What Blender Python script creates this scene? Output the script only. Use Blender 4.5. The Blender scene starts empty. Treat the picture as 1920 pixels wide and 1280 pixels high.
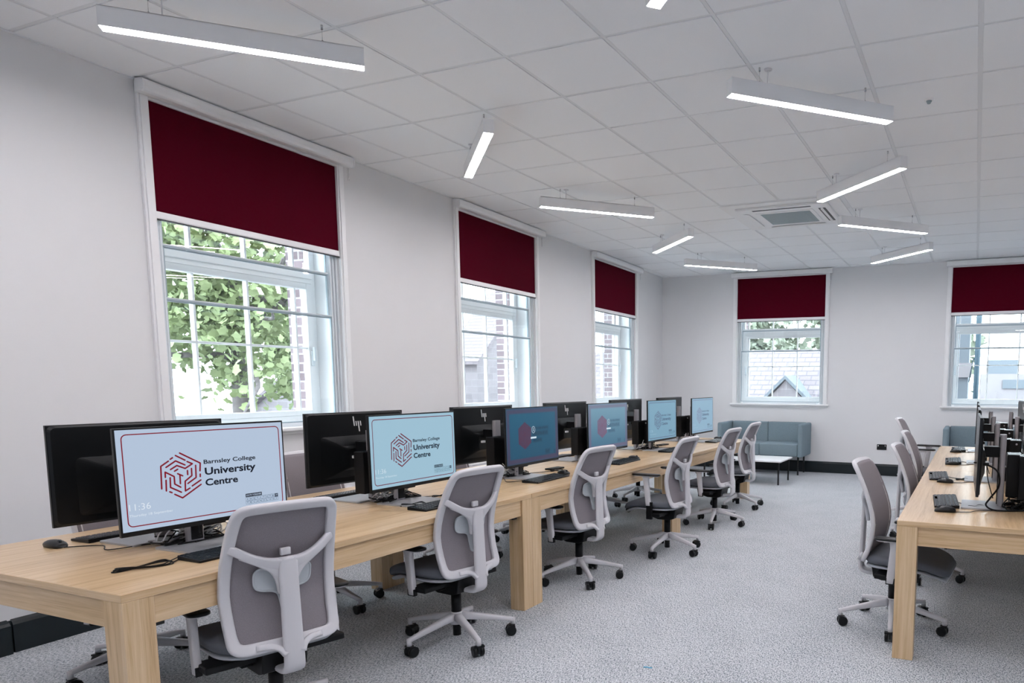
import bpy, bmesh, math, random
from mathutils import Vector, Matrix, Euler
random.seed(7)
PI = math.pi
scn = bpy.context.scene
COL = scn.collection
V = Vector

# ------------------------------------------------------------------ materials
def nt(name):
    m = bpy.data.materials.new(name); m.use_nodes = True
    n = m.node_tree.nodes; l = m.node_tree.links
    return m, n, l, n['Principled BSDF']
def mat(name, col, rough=0.5, metal=0.0, spec=0.5, noise=0.0, nscale=80, bump=0.0, emis=None, estr=0.0, coat=0.0):
    m, n, l, p = nt(name)
    p.inputs['Base Color'].default_value = (*col, 1)
    p.inputs['Roughness'].default_value = rough
    p.inputs['Metallic'].default_value = metal
    p.inputs['Specular IOR Level'].default_value = spec
    p.inputs['Coat Weight'].default_value = coat
    if emis:
        p.inputs['Emission Color'].default_value = (*emis, 1); p.inputs['Emission Strength'].default_value = estr
    tc = n.new('ShaderNodeTexCoord'); nz = n.new('ShaderNodeTexNoise')
    nz.inputs['Scale'].default_value = nscale; nz.inputs['Detail'].default_value = 3
    l.new(tc.outputs['Object'], nz.inputs['Vector'])
    if noise > 0:
        mx = n.new('ShaderNodeMix'); mx.data_type = 'RGBA'
        mx.inputs[6].default_value = (*[c * (1 - noise) for c in col], 1)
        mx.inputs[7].default_value = (*[min(1, c * (1 + noise)) for c in col], 1)
        l.new(nz.outputs['Fac'], mx.inputs[0]); l.new(mx.outputs[2], p.inputs['Base Color'])
    if bump > 0:
        b = n.new('ShaderNodeBump'); b.inputs['Strength'].default_value = bump; b.inputs['Distance'].default_value = 0.002
        l.new(nz.outputs['Fac'], b.inputs['Height']); l.new(b.outputs['Normal'], p.inputs['Normal'])
    return m
def ramp(n, stops):
    r = n.new('ShaderNodeValToRGB'); e = r.color_ramp.elements
    e[0].position, e[0].color = stops[0][0], (*stops[0][1], 1)
    e[1].position, e[1].color = stops[-1][0], (*stops[-1][1], 1)
    for s in stops[1:-1]:
        k = e.new(s[0]); k.color = (*s[1], 1)
    return r
def wood(name, axis, base=1.0):
    m, n, l, p = nt(name)
    tc = n.new('ShaderNodeTexCoord'); mp = n.new('ShaderNodeMapping')
    sc = [26, 26, 26]; sc[axis] = 0.9
    mp.inputs['Scale'].default_value = sc
    l.new(tc.outputs['Object'], mp.inputs['Vector'])
    a = n.new('ShaderNodeTexNoise'); a.inputs['Scale'].default_value = 1.4; a.inputs['Detail'].default_value = 6; a.inputs['Roughness'].default_value = .65; a.inputs['Distortion'].default_value = .6
    b = n.new('ShaderNodeTexNoise'); b.inputs['Scale'].default_value = 9; b.inputs['Detail'].default_value = 4
    l.new(mp.outputs[0], a.inputs['Vector']); l.new(mp.outputs[0], b.inputs['Vector'])
    ma = n.new('ShaderNodeMath'); ma.operation = 'MULTIPLY_ADD'; ma.inputs[1].default_value = .35
    l.new(b.outputs['Fac'], ma.inputs[0]); l.new(a.outputs['Fac'], ma.inputs[2])
    r = ramp(n, [(.42, (.43 * base, .275 * base, .13 * base)), (.62, (.60 * base, .415 * base, .225 * base)), (.85, (.71 * base, .53 * base, .33 * base))])
    l.new(ma.outputs[0], r.inputs[0]); l.new(r.outputs[0], p.inputs['Base Color'])
    p.inputs['Roughness'].default_value = .34; p.inputs['Specular IOR Level'].default_value = .6; p.inputs['Coat Weight'].default_value = .35; p.inputs['Coat Roughness'].default_value = .16
    bp = n.new('ShaderNodeBump'); bp.inputs['Strength'].default_value = .12; bp.inputs['Distance'].default_value = .001
    l.new(ma.outputs[0], bp.inputs['Height']); l.new(bp.outputs[0], p.inputs['Normal'])
    return m
WOODY = wood('oak_along_length', 1); WOODX = wood('oak_across', 0); WOODZ = wood('oak_upright', 2)

def carpet():
    m, n, l, p = nt('grey_loop_carpet')
    tc = n.new('ShaderNodeTexCoord')
    mp = n.new('ShaderNodeMapping'); mp.inputs['Scale'].default_value = (1, .45, 1); mp.inputs['Rotation'].default_value = (0, 0, .6)
    l.new(tc.outputs['Object'], mp.inputs['Vector'])
    a = n.new('ShaderNodeTexNoise'); a.inputs['Scale'].default_value = 155; a.inputs['Detail'].default_value = 5; a.inputs['Roughness'].default_value = .75
    b = n.new('ShaderNodeTexVoronoi'); b.inputs['Scale'].default_value = 340
    c = n.new('ShaderNodeTexNoise'); c.inputs['Scale'].default_value = 3; c.inputs['Detail'].default_value = 3
    l.new(mp.outputs[0], a.inputs['Vector']); l.new(mp.outputs[0], b.inputs['Vector']); l.new(tc.outputs['Object'], c.inputs['Vector'])
    m1 = n.new('ShaderNodeMath'); m1.operation = 'MULTIPLY_ADD'; m1.inputs[1].default_value = .22
    l.new(b.outputs['Distance'], m1.inputs[0]); l.new(a.outputs['Fac'], m1.inputs[2])
    m2 = n.new('ShaderNodeMath'); m2.operation = 'MULTIPLY_ADD'; m2.inputs[1].default_value = .05
    l.new(c.outputs['Fac'], m2.inputs[0]); l.new(m1.outputs[0], m2.inputs[2])
    r = ramp(n, [(.475, (.050, .072, .095)), (.58, (.25, .28, .31)), (.69, (.64, .665, .69))])
    l.new(m2.outputs[0], r.inputs[0]); l.new(r.outputs[0], p.inputs['Base Color'])
    p.inputs['Roughness'].default_value = .95; p.inputs['Specular IOR Level'].default_value = .15
    bp = n.new('ShaderNodeBump'); bp.inputs['Strength'].default_value = .6; bp.inputs['Distance'].default_value = .004
    l.new(m1.outputs[0], bp.inputs['Height']); l.new(bp.outputs[0], p.inputs['Normal'])
    return m
CARPET = carpet()
WALL = mat('white_wall_paint', (.755, .758, .765), .7, noise=.015, nscale=4, bump=.04, spec=.25)
WALLB = mat('unseen_wall_low_bounce', (.45, .50, .54), .7, noise=.015, nscale=4, bump=.04, spec=.25)  # blue-grey tone of the unseen walls, picked to limit bounced light
TILE = mat('ceiling_tile', (.93, .945, .96), .9, noise=.04, nscale=260, bump=.15, spec=.1)
TBAR = mat('ceiling_grid_metal', (.80, .815, .83), .5)
TRIM = mat('white_gloss_trim', (.87, .875, .88), .32)
ALU = mat('white_aluminium', (.72, .77, .80), .3)
RAILM = mat('rail_shadow_blue', (.36, .45, .50), .35)  # white sash rails; their bluish shadow line is put into this colour
SKIRT = mat('black_skirting', (.004, .010, .013), .32)
FABB = mat('burgundy_blind_fabric', (.075, .0004, .009), .8, noise=.15, nscale=700, bump=.1, spec=.06)
BLACK = mat('black_plastic', (.003, .0035, .0045), .42, spec=.25)
BLACKG = mat('black_gloss', (.002, .003, .004), .36, spec=.4)
KEYM = mat('black_keys', (.010, .016, .021), .26)
SILV = mat('silver_aluminium', (.36, .35, .37), .45, metal=.35)
SILVB = mat('brushed_base_plate', (.42, .43, .45), .35, metal=.45)
CHW = mat('chair_grey_plastic', (.60, .595, .62), .45, noise=.02, nscale=300)
PADM = mat('translucent_grey_plastic', (.50, .54, .57), .35)
MESHM = mat('grey_mesh_fabric', (.235, .215, .235), .8, noise=.25, nscale=420, bump=.3, spec=.2)
SEATM = mat('charcoal_seat_fabric', (.105, .115, .135), .75, noise=.12, nscale=300, bump=.25, spec=.3)
SHELLM = mat('seat_shell_grey', (.40, .42, .45), .4)
SOFM = mat('grey_blue_felt', (.21, .275, .31), .95, noise=.28, nscale=160, bump=.4, spec=.15)
WHT = mat('white_laminate', (.85, .85, .87), .3)
WCAB = mat('white_cable_plastic', (.80, .80, .82), .45)
DARKSTEEL = mat('black_steel', (.004, .005, .006), .4)
CHROME = mat('chrome', (.6, .6, .6), .2, metal=1)
GRILLE = mat('grille_grey', (.33, .40, .42), .6)
RADM = mat('white_radiator_enamel', (.80, .80, .83), .35)
BLUE = mat('blue_tape', (.02, .30, .50), .5)
LOGOW = mat('white_logo_print', (.85, .85, .85), .4, emis=(1, 1, 1), estr=0)
LENS = mat('lamp_lens', (1, .97, .99), .4, emis=(1.0, .945, .985), estr=70.0)

def glassmat():
    m = bpy.data.materials.new('clear_window_glass'); m.use_nodes = True
    n = m.node_tree.nodes; l = m.node_tree.links; n.remove(n['Principled BSDF'])
    t = n.new('ShaderNodeBsdfTransparent'); t.inputs[0].default_value = (.97, .985, .985, 1)
    g = n.new('ShaderNodeBsdfGlossy'); g.inputs['Roughness'].default_value = .01
    f = n.new('ShaderNodeLayerWeight'); f.inputs[0].default_value = .5
    pw = n.new('ShaderNodeMath'); pw.operation = 'POWER'; pw.inputs[1].default_value = 5; ma = n.new('ShaderNodeMath'); ma.operation = 'MULTIPLY_ADD'; ma.inputs[1].default_value = .8; ma.inputs[2].default_value = .04
    l.new(f.outputs['Facing'], pw.inputs[0]); l.new(pw.outputs[0], ma.inputs[0])
    mx = n.new('ShaderNodeMixShader')
    l.new(ma.outputs[0], mx.inputs[0]); l.new(t.outputs[0], mx.inputs[1]); l.new(g.outputs[0], mx.inputs[2])
    l.new(mx.outputs[0], n['Material Output'].inputs[0]); return m
GLASS = glassmat()
def brickmat(name, c1, c2, mortar, scale, bw, rh, rough=.9, msize=.02, axis=None):
    m, n, l, p = nt(name)
    tc = n.new('ShaderNodeTexCoord'); mp = n.new('ShaderNodeMapping')
    sx = n.new('ShaderNodeSeparateXYZ'); cx = n.new('ShaderNodeCombineXYZ'); ad = n.new('ShaderNodeMath'); ad.operation = 'ADD'
    l.new(tc.outputs['Object'], sx.inputs[0]); l.new(sx.outputs[0], ad.inputs[0]); l.new(sx.outputs[1], ad.inputs[1])
    l.new(sx.outputs['XY'.index(axis.upper())] if axis else ad.outputs[0], cx.inputs[0]); l.new(sx.outputs[2], cx.inputs[1])
    b = n.new('ShaderNodeTexBrick'); b.inputs['Color1'].default_value = (*c1, 1); b.inputs['Color2'].default_value = (*c2, 1); b.inputs['Mortar'].default_value = (*mortar, 1)
    b.inputs['Scale'].default_value = scale; b.inputs['Brick Width'].default_value = bw; b.inputs['Row Height'].default_value = rh; b.inputs['Mortar Size'].default_value = msize
    l.new(cx.outputs[0], b.inputs['Vector']); l.new(b.outputs['Color'], p.inputs['Base Color']); p.inputs['Roughness'].default_value = rough
    return m
BRICK = brickmat('weathered_brick', (.17, .12, .13), (.26, .19, .205), (.46, .43, .45), 1, .225, .075, msize=.007)
SLATEX = brickmat('stone_slate_roof', (.185, .158, .172), (.225, .195, .21), (.11, .10, .115), 1, .34, .135, msize=.012, axis='x')
SLATEY = brickmat('stone_slate_roof_side', (.185, .158, .172), (.225, .195, .21), (.11, .10, .115), 1, .34, .135, msize=.012, axis='y')
STONE = brickmat('pale_stone_wall', (.20, .18, .195), (.25, .225, .24), (.28, .26, .275), 1, .5, .25, msize=.012)
GREYB = mat('grey_cladding', (.145, .17, .195), .7)
PALEB = mat('pale_concrete', (.28, .26, .272), .8, noise=.1, nscale=2)
GRAVEL = mat('roof_gravel', (.19, .19, .205), .95, noise=.6, nscale=6)
TEALP = mat('blue_grey_post', (.015, .05, .075), .5)
LEAF = mat('green_leaf', (.27, .33, .16), .7, noise=.55, nscale=1.3)
LEAF2 = mat('pale_green_leaf', (.30, .34, .265), .7, noise=.4, nscale=2.0)
BARK = mat('grey_bark', (.16, .14, .14), .9, noise=.3, nscale=12)
GROUND = mat('pale_ground', (.30, .31, .31), .95)

# ------------------------------------------------------------------ mesh helpers
class MB:
    def __init__(s): s.v = []; s.f = []; s.sm = []
    def add(s, vs, fs, smooth=False):
        o = len(s.v); s.v += [tuple(x) for x in vs]
        for f in fs: s.f.append(tuple(i + o for i in f)); s.sm.append(smooth)
        return s
    def box(s, x0, x1, y0, y1, z0, z1, M=None):
        vs = [V((x, y, z)) for z in (z0, z1) for y in (y0, y1) for x in (x0, x1)]
        if M is not None: vs = [M @ q for q in vs]
        return s.add(vs, [(0, 2, 3, 1), (4, 5, 7, 6), (0, 1, 5, 4), (2, 6, 7, 3), (0, 4, 6, 2), (1, 3, 7, 5)])
    def loft(s, secs, closed=False, cap=True, smooth=True):
        n = len(secs[0]); vs = [q for c in secs for q in c]; fs = []
        m = len(secs)
        for i in range(m if closed else m - 1):
            a = i * n; b = ((i + 1) % m) * n
            for k in range(n): fs.append((a + k, a + (k + 1) % n, b + (k + 1) % n, b + k))
        if cap and not closed:
            fs.append(tuple(reversed(range(n)))); fs.append(tuple((m - 1) * n + k for k in range(n)))
        return s.add(vs, fs, smooth)
    def cyl(s, p0, p1, r0, r1=None, n=16, smooth=True):
        p0, p1 = V(p0), V(p1); r1 = r0 if r1 is None else r1
        d = (p1 - p0).normalized(); a = d.orthogonal().normalized(); b = d.cross(a)
        return s.loft([[p + (a * math.cos(2 * PI * k / n) + b * math.sin(2 * PI * k / n)) * r for k in range(n)] for p, r in ((p0, r0), (p1, r1))], smooth=smooth)
    def tube(s, pts, r, n=6, closed=False):
        pts = [V(p) for p in pts]; m = len(pts); secs = []
        up = V((0, 0, 1)); prev = None
        for i in range(m):
            t = (pts[(i + 1) % m] - pts[i - 1]) if closed else (pts[min(i + 1, m - 1)] - pts[max(i - 1, 0)])
            t = t.normalized() if t.length > 1e-9 else V((1, 0, 0))
            if prev is None: a = t.orthogonal().normalized()
            else:
                a = prev - t * prev.dot(t)
                a = a.normalized() if a.length > 1e-6 else t.orthogonal().normalized()
            prev = a; b = t.cross(a)
            secs.append([pts[i] + (a * math.cos(2 * PI * k / n) + b * math.sin(2 * PI * k / n)) * r for k in range(n)])
        return s.loft(secs, closed=closed)
    def prism(s, poly, z0, z1, f=lambda x, y, z: (x, y, z), smooth=False):
        n = len(poly); vs = [f(x, y, z) for z in (z0, z1) for x, y in poly]
        fs = [tuple(reversed(range(n))), tuple(range(n, 2 * n))] + [(k, (k + 1) % n, n + (k + 1) % n, n + k) for k in range(n)]
        return s.add(vs, fs, smooth)
    def mesh(s, name, m=None, recalc=True):
        me = bpy.data.meshes.new(name); me.from_pydata(s.v, [], s.f)
        for p, k in zip(me.polygons, s.sm): p.use_smooth = k
        if recalc:
            bm = bmesh.new(); bm.from_mesh(me); bmesh.ops.recalc_face_normals(bm, faces=bm.faces); bm.to_mesh(me); bm.free()
        if m: me.materials.append(m)
        return me
def obj(name, mb, m, parent=None, bevel=0, seg=2, loc=None):
    me = mb.mesh(name, m) if isinstance(mb, MB) else mb
    o = bpy.data.objects.new(name, me); COL.objects.link(o)
    if parent is not None: o.parent = parent
    if loc is not None: o.location = loc
    if bevel:
        md = o.modifiers.new('bevel', 'BEVEL'); md.width = bevel; md.segments = seg; md.limit_method = 'ANGLE'; md.angle_limit = math.radians(35)
    return o
def tag(o, label, cat, group=None):
    o['label'] = label; o['category'] = cat
    if group: o['group'] = group
    return o
def thing(name, label, cat, loc=(0, 0, 0), rz=0, group=None):
    o = bpy.data.objects.new(name, None); COL.objects.link(o); o.empty_display_size = .05
    o.location = loc; o.rotation_euler = (0, 0, rz)
    return tag(o, label, cat, group)
def struct(o):
    o['kind'] = 'structure'; return o
def dup(root, loc=None, rz=None, label=None, group=None, skip=()):
    r = root.copy(); COL.objects.link(r)
    def rec(src, par):
        for ch in list(src.children):
            if ch.name.split('.')[0] in skip: continue
            c = ch.copy(); COL.objects.link(c); c.parent = par; rec(ch, c)
    rec(root, r)
    if loc is not None: r.location = loc
    if rz is not None: r.rotation_euler = (0, 0, rz)
    if label: r['label'] = label
    if group: r['group'] = group
    return r
def rrect(w, h, r, n=5, cx=0, cy=0):
    o = []
    for (sx, sy, a0) in ((1, 1, 0), (-1, 1, 90), (-1, -1, 180), (1, -1, 270)):
        for k in range(n + 1):
            a = math.radians(a0 + 90 * k / n)
            o.append((cx + sx * (w / 2 - r) + r * math.cos(a), cy + sy * (h / 2 - r) + r * math.sin(a)))
    return o
def catmull(P, n=6, closed=False):
    P = [V(p) for p in P]; m = len(P); out = []
    for i in range(m if closed else m - 1):
        if closed: a, b, c, d = P[i - 1], P[i], P[(i + 1) % m], P[(i + 2) % m]
        else: a, b, c, d = P[max(i - 1, 0)], P[i], P[i + 1], P[min(i + 2, m - 1)]
        for k in range(n):
            t = k / n
            out.append(.5 * ((2 * b) + (c - a) * t + (2 * a - 5 * b + 4 * c - d) * t * t + (3 * b - a - 3 * c + d) * t ** 3))
    if not closed: out.append(P[-1])
    return out
def interp(T, x):
    if x <= T[0][0]: return T[0][1]
    for (a, b), (c, d) in zip(T, T[1:]):
        if x <= c:
            t = (x - a) / (c - a); return b + (d - b) * t
    return T[-1][1]

# ------------------------------------------------------------------ camera (solved from the ceiling grid)
cam = bpy.data.cameras.new('camera'); co = bpy.data.objects.new('camera', cam); COL.objects.link(co)
yaw, pit, rol = 0.394892, -0.112463, -0.003234
R = Matrix.Rotation(yaw, 3, 'Z') @ Matrix.Rotation(pit, 3, 'X') @ Matrix.Rotation(rol, 3, 'Y')
right, fwd, up = R.col[0], R.col[1], R.col[2]
M = Matrix((right, up, -fwd)).transposed().to_4x4(); M.translation = V((4.25891, -2.29226, 1.42836))
co.matrix_world = M
cam.sensor_width = 36; cam.lens = 1350.193 / 1920 * 36
cam.shift_x = (960 - 1263.262) / 1920; cam.shift_y = (868.857 - 640) / 1920
cam.clip_start = .05; cam.clip_end = 300
scn.camera = co

H = 3.2
TH = math.atan(.04)
LW = (V((-.385, 0, 0)), TH)            # left wall frame: local +x into the room, local y along it
EW = (V((0, 9.2, 0)), -PI / 2)         # end wall frame: local +x into the room, local y = world x

# ------------------------------------------------------------------ room shell
def wall_boxes(mb, s0, s1, z0, z1, x0, x1, holes):
    cur = s0
    for a, b, c, d in sorted(holes):
        mb.box(x0, x1, cur, a, z0, z1); mb.box(x0, x1, a, b, z0, c)
        if d < z1: mb.box(x0, x1, a, b, d, z1)
        cur = b
    mb.box(x0, x1, cur, s1, z0, z1)
WZ0, WZ1 = 1.085, 3.115
winL = [.671, 3.633, 6.602]; winE = [.593, 3.873]
BW = 1.438
def mkwall(name, fr, s0, s1, wins, z1=H):
    mb = MB(); wall_boxes(mb, s0, s1, -.02, z1, -.33, 0, [(w - .0, w + BW, WZ0, WZ1) for w in wins])
    o = struct(obj(name, mb, WALL)); o.location = fr[0]; o.rotation_euler = (0, 0, fr[1]); return o
def mkbrick(name, fr, s0, s1, wins):
    mb = MB(); wall_boxes(mb, s0, s1, -3.5, 4.2, -.52, -.335, [(w + .03, w + BW - .04, WZ0 - .03, WZ1 - .06) for w in wins])
    o = struct(obj(name, mb, BRICK)); o.location = fr[0]; o.rotation_euler = (0, 0, fr[1]); return o
mkwall('wall_left', LW, -5.6, 9.25, winL)
mkwall('wall_end', EW, -.76, 9.0, winE)
mkbrick('wall_left_outer', LW, -5.6, 9.7, winL)
mkbrick('wall_end_outer', EW, -1.3, 9.0, winE)
RW = 7.4; BKY = -5.0
struct(obj('wall_right', MB().box(RW, RW + .2, BKY, 9.2, 0, H), WALLB))
struct(obj('wall_back', MB().box(-.2, RW + .2, BKY - .2, BKY, 0, H), WALLB))
struct(obj('floor', MB().box(-1.1, RW + .2, BKY - .2, 9.5, -.12, 0), CARPET))
# ceiling: lay-in tiles below a metal grid
mb = MB(); rnd = random.Random(3)
for i in range(-2, 13):
    for j in range(-9, 16):
        x0, x1, y0, y1 = i * .6, i * .6 + .6, j * .6, j * .6 + .6
        if j == 15: y1 = 9.22
        if x1 < -.42 + -.04 * y0 - .1: continue
        if i in (3, 4) and j in (8, 9): 
            continue
        dz = rnd.choice([0, 0, 0, .0006, .0012]); g = .0125
        mb.box(max(x0 + g, -.95), x1 - g, y0 + g, y1 - g, H - .0035 - dz, H + .02)
ceil = struct(obj('ceiling', mb, TILE, bevel=.0015, seg=1))
mb = MB(); mb.box(-1.1, RW + .2, BKY - .2, 9.5, H + .001, H + .12)
struct(obj('ceiling_grid', mb, TBAR))
mb = MB()
for i in range(-1, 13): mb.box(i * .6 - .0095, i * .6 + .0095, BKY, 9.2, H - .0015, H + .001)
for j in range(-8, 16): mb.box(-.75, RW, j * .6 - .0095, j * .6 + .0095, H - .0008, H + .001)
o = struct(obj('ceiling_grid', mb, TBAR))
# wall angle at ceiling edge, skirtings
def local(o, fr): o.location = fr[0]; o.rotation_euler = (0, 0, fr[1]); return o
local(struct(obj('trim_1', MB().box(0, .018, -5.5, 9.25, H - .008, H), TBAR)), LW)
local(struct(obj('trim_2', MB().box(0, .018, -.74, 7.6, H - .008, H), TBAR)), EW)
def skirt(name, s0, s1, fr):
    mb = MB(); mb.prism([(0, 0), (.020, 0), (.020, .150), (.013, .165), (0, .178)], s0, s1, lambda x, y, z: (x, z, y))
    return local(struct(obj(name, mb, SKIRT)), fr)
skirt('baseboard_left', -.245, 9.2, LW); skirt('baseboard_end', -.72, 7.4, EW)
mb = MB(); mb.prism([(0, 0), (.034, 0), (.034, .150), (.026, .165), (0, .178)], -5.0, -.262, lambda x, y, z: (x, z, y)); mb.box(0, .010, -.262, -.245, 0, .172)
local(struct(obj('baseboard_left', mb, SKIRT)), LW)

# ------------------------------------------------------------------ windows
def window(idx, fr, w0, label_side, munt, hinge_left):
    r = bpy.data.objects.new('window_%d' % idx, None); COL.objects.link(r); struct(r)
    r.location = fr[0] + Matrix.Rotation(fr[1], 3, 'Z') @ V((0, w0, 0)); r.rotation_euler = (0, 0, fr[1])
    # casing around the opening
    mb = MB(); c = .066
    for (a, b) in ((-c, 0), (BW, BW + c)):
        mb.box(0, .022, a, b, 1.085, 3.19); mb.box(.022, .032, a + .012, b - .012, 1.085, 3.19)
    mb.box(0, .022, 0, BW, 3.10, 3.19)
    obj('casing', mb, TRIM, r, .003)
    obj('sill_board', MB().box(-.30, .055, -c - .035, BW + c + .03, 1.060, 1.087), TRIM, r, .006)
    obj('apron_moulding', MB().box(0, .02, -c - .01, BW + c + .005, 1.035, 1.060), TRIM, r, .004)
    # plastered reveal lining
    mb = MB(); mb.box(-.33, -.075, -.002, .012, WZ0, WZ1); mb.box(-.33, -.075, BW - .012, BW + .002, WZ0, WZ1); mb.box(-.33, -.075, 0, BW, WZ1 - .012, WZ1 + .002)
    obj('reveal_lining', mb, TRIM, r)
    # inner secondary glazing: grooved jamb tracks and three sliding sashes
    mb = MB()
    for sg in (0, 1):
        for k, (a, b, d) in enumerate(((0, .018, -.02), (.018, .025, -.045), (.025, .042, -.028), (.042, .048, -.05), (.048, .062, -.034))):
            y0, y1 = (a, b) if not sg else (BW - b, BW - a)
            mb.box(-.075, d, y0, y1, WZ0, WZ1)
    mb.box(-.075, -.02, .1, BW - .1, WZ0, WZ0 + .03); mb.box(-.075, -.02, .1, BW - .1, WZ1 - .04, WZ1)
    obj('glazing_track', mb, ALU, r, .0015, 1)
    for k, (z0, z1, x, ins) in enumerate(((WZ0 + .03, 1.945, -.050, .058), (1.925, 2.275, -.060, .070), (2.255, WZ1 - .04, -.066, .070))):
        f = MB(); t = .012
        f.box(x - .008, x + .008, ins, ins + t, z0, z1); f.box(x - .008, x + .008, BW - ins - t, BW - ins, z0, z1)
        f.box(x - .010, x + .012, ins, BW - ins, z1 - .016, z1)
        f.box(x - .010, x + .010, ins, BW - ins, z0, z0 + .010)
        s = obj('sash', f, RAILM, r, .0012, 1)
        obj('pane', MB().box(x - .002, x + .002, ins + t, BW - ins - t, z0 + .01, z1 - .016), GLASS, s)
        obj('rail_highlight', MB().box(x + .0, x + .0135, ins, BW - ins, z1 - .004, z1 + .003), ALU, s)
    # outer timber casement with transom and glazing bars
    mb = MB(); X0, X1 = -.31, -.25
    def fb(y0, y1, z0, z1, xa=X0, xb=X1): mb.box(xa, xb, y0, y1, z0, z1)
    fb(.012, .06, WZ0, WZ1); fb(BW - .06, BW - .012, WZ0, WZ1); fb(.06, BW - .06, WZ0, WZ0 + .07); fb(.06, BW - .06, WZ1 - .08, WZ1 - .012)
    fb(.06, BW - .06, 2.20, 2.31, X0 - .01, X1 + .015); fb(.06, BW - .06, 2.235, 2.285, X1 + .015, X1 + .03)
    for a in (.06, BW - .11): fb(a, a + .05, WZ0 + .07, 2.20, X0 + .005, X1 + .01)
    fb(.11, BW - .11, WZ0 + .07, WZ0 + .11, X0 + .005, X1 + .01); fb(.11, BW - .11, 2.155, 2.20, X0 + .005, X1 + .01)
    for m_ in munt:
        fb(m_ - .008, m_ + .008, WZ0 + .11, 2.155, X0 + .01, X1 - .005); fb(m_ - .008, m_ + .008, 2.31, WZ1 - .08, X0 + .01, X1 - .005)
    fb(.11, BW - .11, 1.684, 1.700, X0 + .01, X1 - .005)
    obj('casement', mb, TRIM, r, .003, 1)
    obj('outer_pane', MB().box(-.282, -.278, .06, BW - .06, WZ0 + .07, WZ1 - .08), GLASS, r)
    hy = BW - .085 if hinge_left else .085
    mb = MB(); mb.box(-.24, -.225, hy - .012, hy + .012, 1.55, 1.67); mb.box(-.225, -.205, hy - .008, hy + .008, 1.59, 1.70)
    obj('casement_handle', mb, ALU, r, .003)
    return r
def blind(fr, w0, lab, group='burgundy roller blinds'):
    P = fr[0] + Matrix.Rotation(fr[1], 3, 'Z') @ V((0, w0, 0))
    t = thing('roller_blind', lab, 'blind', P, fr[1], group)
    mb = MB(); prof = [(.033, 3.112), (.085, 3.112), (.098, 3.122), (.102, 3.140), (.102, 3.172), (.094, 3.186), (.033, 3.188)]
    mb.prism(prof, -.072, BW + .098, lambda x, y, z: (x, z, y)); obj('headbox', mb, TRIM, t, .003)
    for ya in (-.082, BW + .098):
        mb = MB(); mb.prism([(a * 1.03 - .001, b) for a, b in prof], ya, ya + .010, lambda x, y, z: (x, z, y)); obj('end_cap', mb, TRIM, t, .002)
    obj('fabric', MB().box(.0, .0025, .003, BW - .003, 2.450, 3.14), FABB, t)
    bb = MB(); bb.prism([(-.008, 2.412), (.012, 2.412), (.014, 2.42), (.010, 2.456), (-.006, 2.456)], .002, BW - .002, lambda x, y, z: (x, z, y))
    obj('bottom_bar', bb, TRIM, t, .002, 1)
    obj('dark_strip', MB().box(-.010, .013, .004, BW - .004, 2.405, 2.4118), DARKSTEEL, t)  # thin dark line along the underside of the bottom bar
    mb = MB(); cy = BW + .075
    for k in range(16):
        z = 3.105 - k * .0062; 
        for dy in (-.006, .006):
            mb.loft([[V((.06 + .0024 * math.cos(a) * q, cy + dy + .0015 * math.sin(k) + .0024 * math.sin(a) * q, z + h)) for a in [2 * PI * i / 6 for i in range(6)]] for q, h in ((.4, -.0022), (1, 0), (.4, .0022))])
    obj('bead_chain', mb, CHROME, t)
    return t
ML = (.403, .818, 1.232); ME = (.125, .535, .948, 1.33)
window(1, LW, winL[0], 'left', ML, True); window(2, LW, winL[1], 'left', ML, True); window(3, LW, winL[2], 'left', ML, True)
window(4, EW, winE[0], 'end', ME, False); window(5, EW, winE[1], 'end', ME, False)
blind(LW, winL[0], 'burgundy roller blind over the nearest and largest window on the left wall')
blind(LW, winL[1], 'burgundy roller blind over the middle window of the left wall')
blind(LW, winL[2], 'burgundy roller blind over the left-wall window nearest the far corner')
blind(EW, winE[0], 'burgundy roller blind on the end wall above the grey sofa')
blind(EW, winE[1], 'burgundy roller blind cut off by the right edge of the picture')

# radiators under the left windows (only their tops show between desk and screens)
for k, (w, lab) in enumerate(zip(winL, ('white panel radiator below the nearest left window', 'white panel radiator below the middle left window', 'white panel radiator below the left window by the far corner'))):
    P = LW[0] + Matrix.Rotation(TH, 3, 'Z') @ V((0, w, 0))
    t = thing('radiator', lab, 'radiator', P, TH, 'radiators under the windows')
    mb = MB(); mb.box(.095, .105, .0, 1.35, .14, .58); mb.box(.035, .045, .0, 1.35, .14, .58)
    for q in range(26): mb.box(.045, .095, .02 + q * .0525, .022 + q * .0525, .16, .55)
    obj('panel', mb, RADM, t, .003, 1)
    mb = MB(); mb.box(.033, .107, 0, 1.35, .575, .588); mb.box(.033, .107, -.004, .0, .14, .588); mb.box(.033, .107, 1.35, 1.354, .14, .588)
    obj('top_grille', mb, RADM, t, .002, 1)
    mb = MB(); mb.cyl((.07, -.03, .0), (.07, -.03, .19), .008, n=8); mb.cyl((.07, -.03, .18), (.07, .0, .18), .008, n=8); mb.cyl((.07, -.03, .19), (.07, -.03, .26), .016, n=10)
    obj('valve', mb, TRIM, t)
    mb = MB(); mb.box(0.0, .036, .15, .18, .3, .5); mb.box(0, .036, 1.17, 1.20, .3, .5); obj('bracket', mb, RADM, t)

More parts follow.
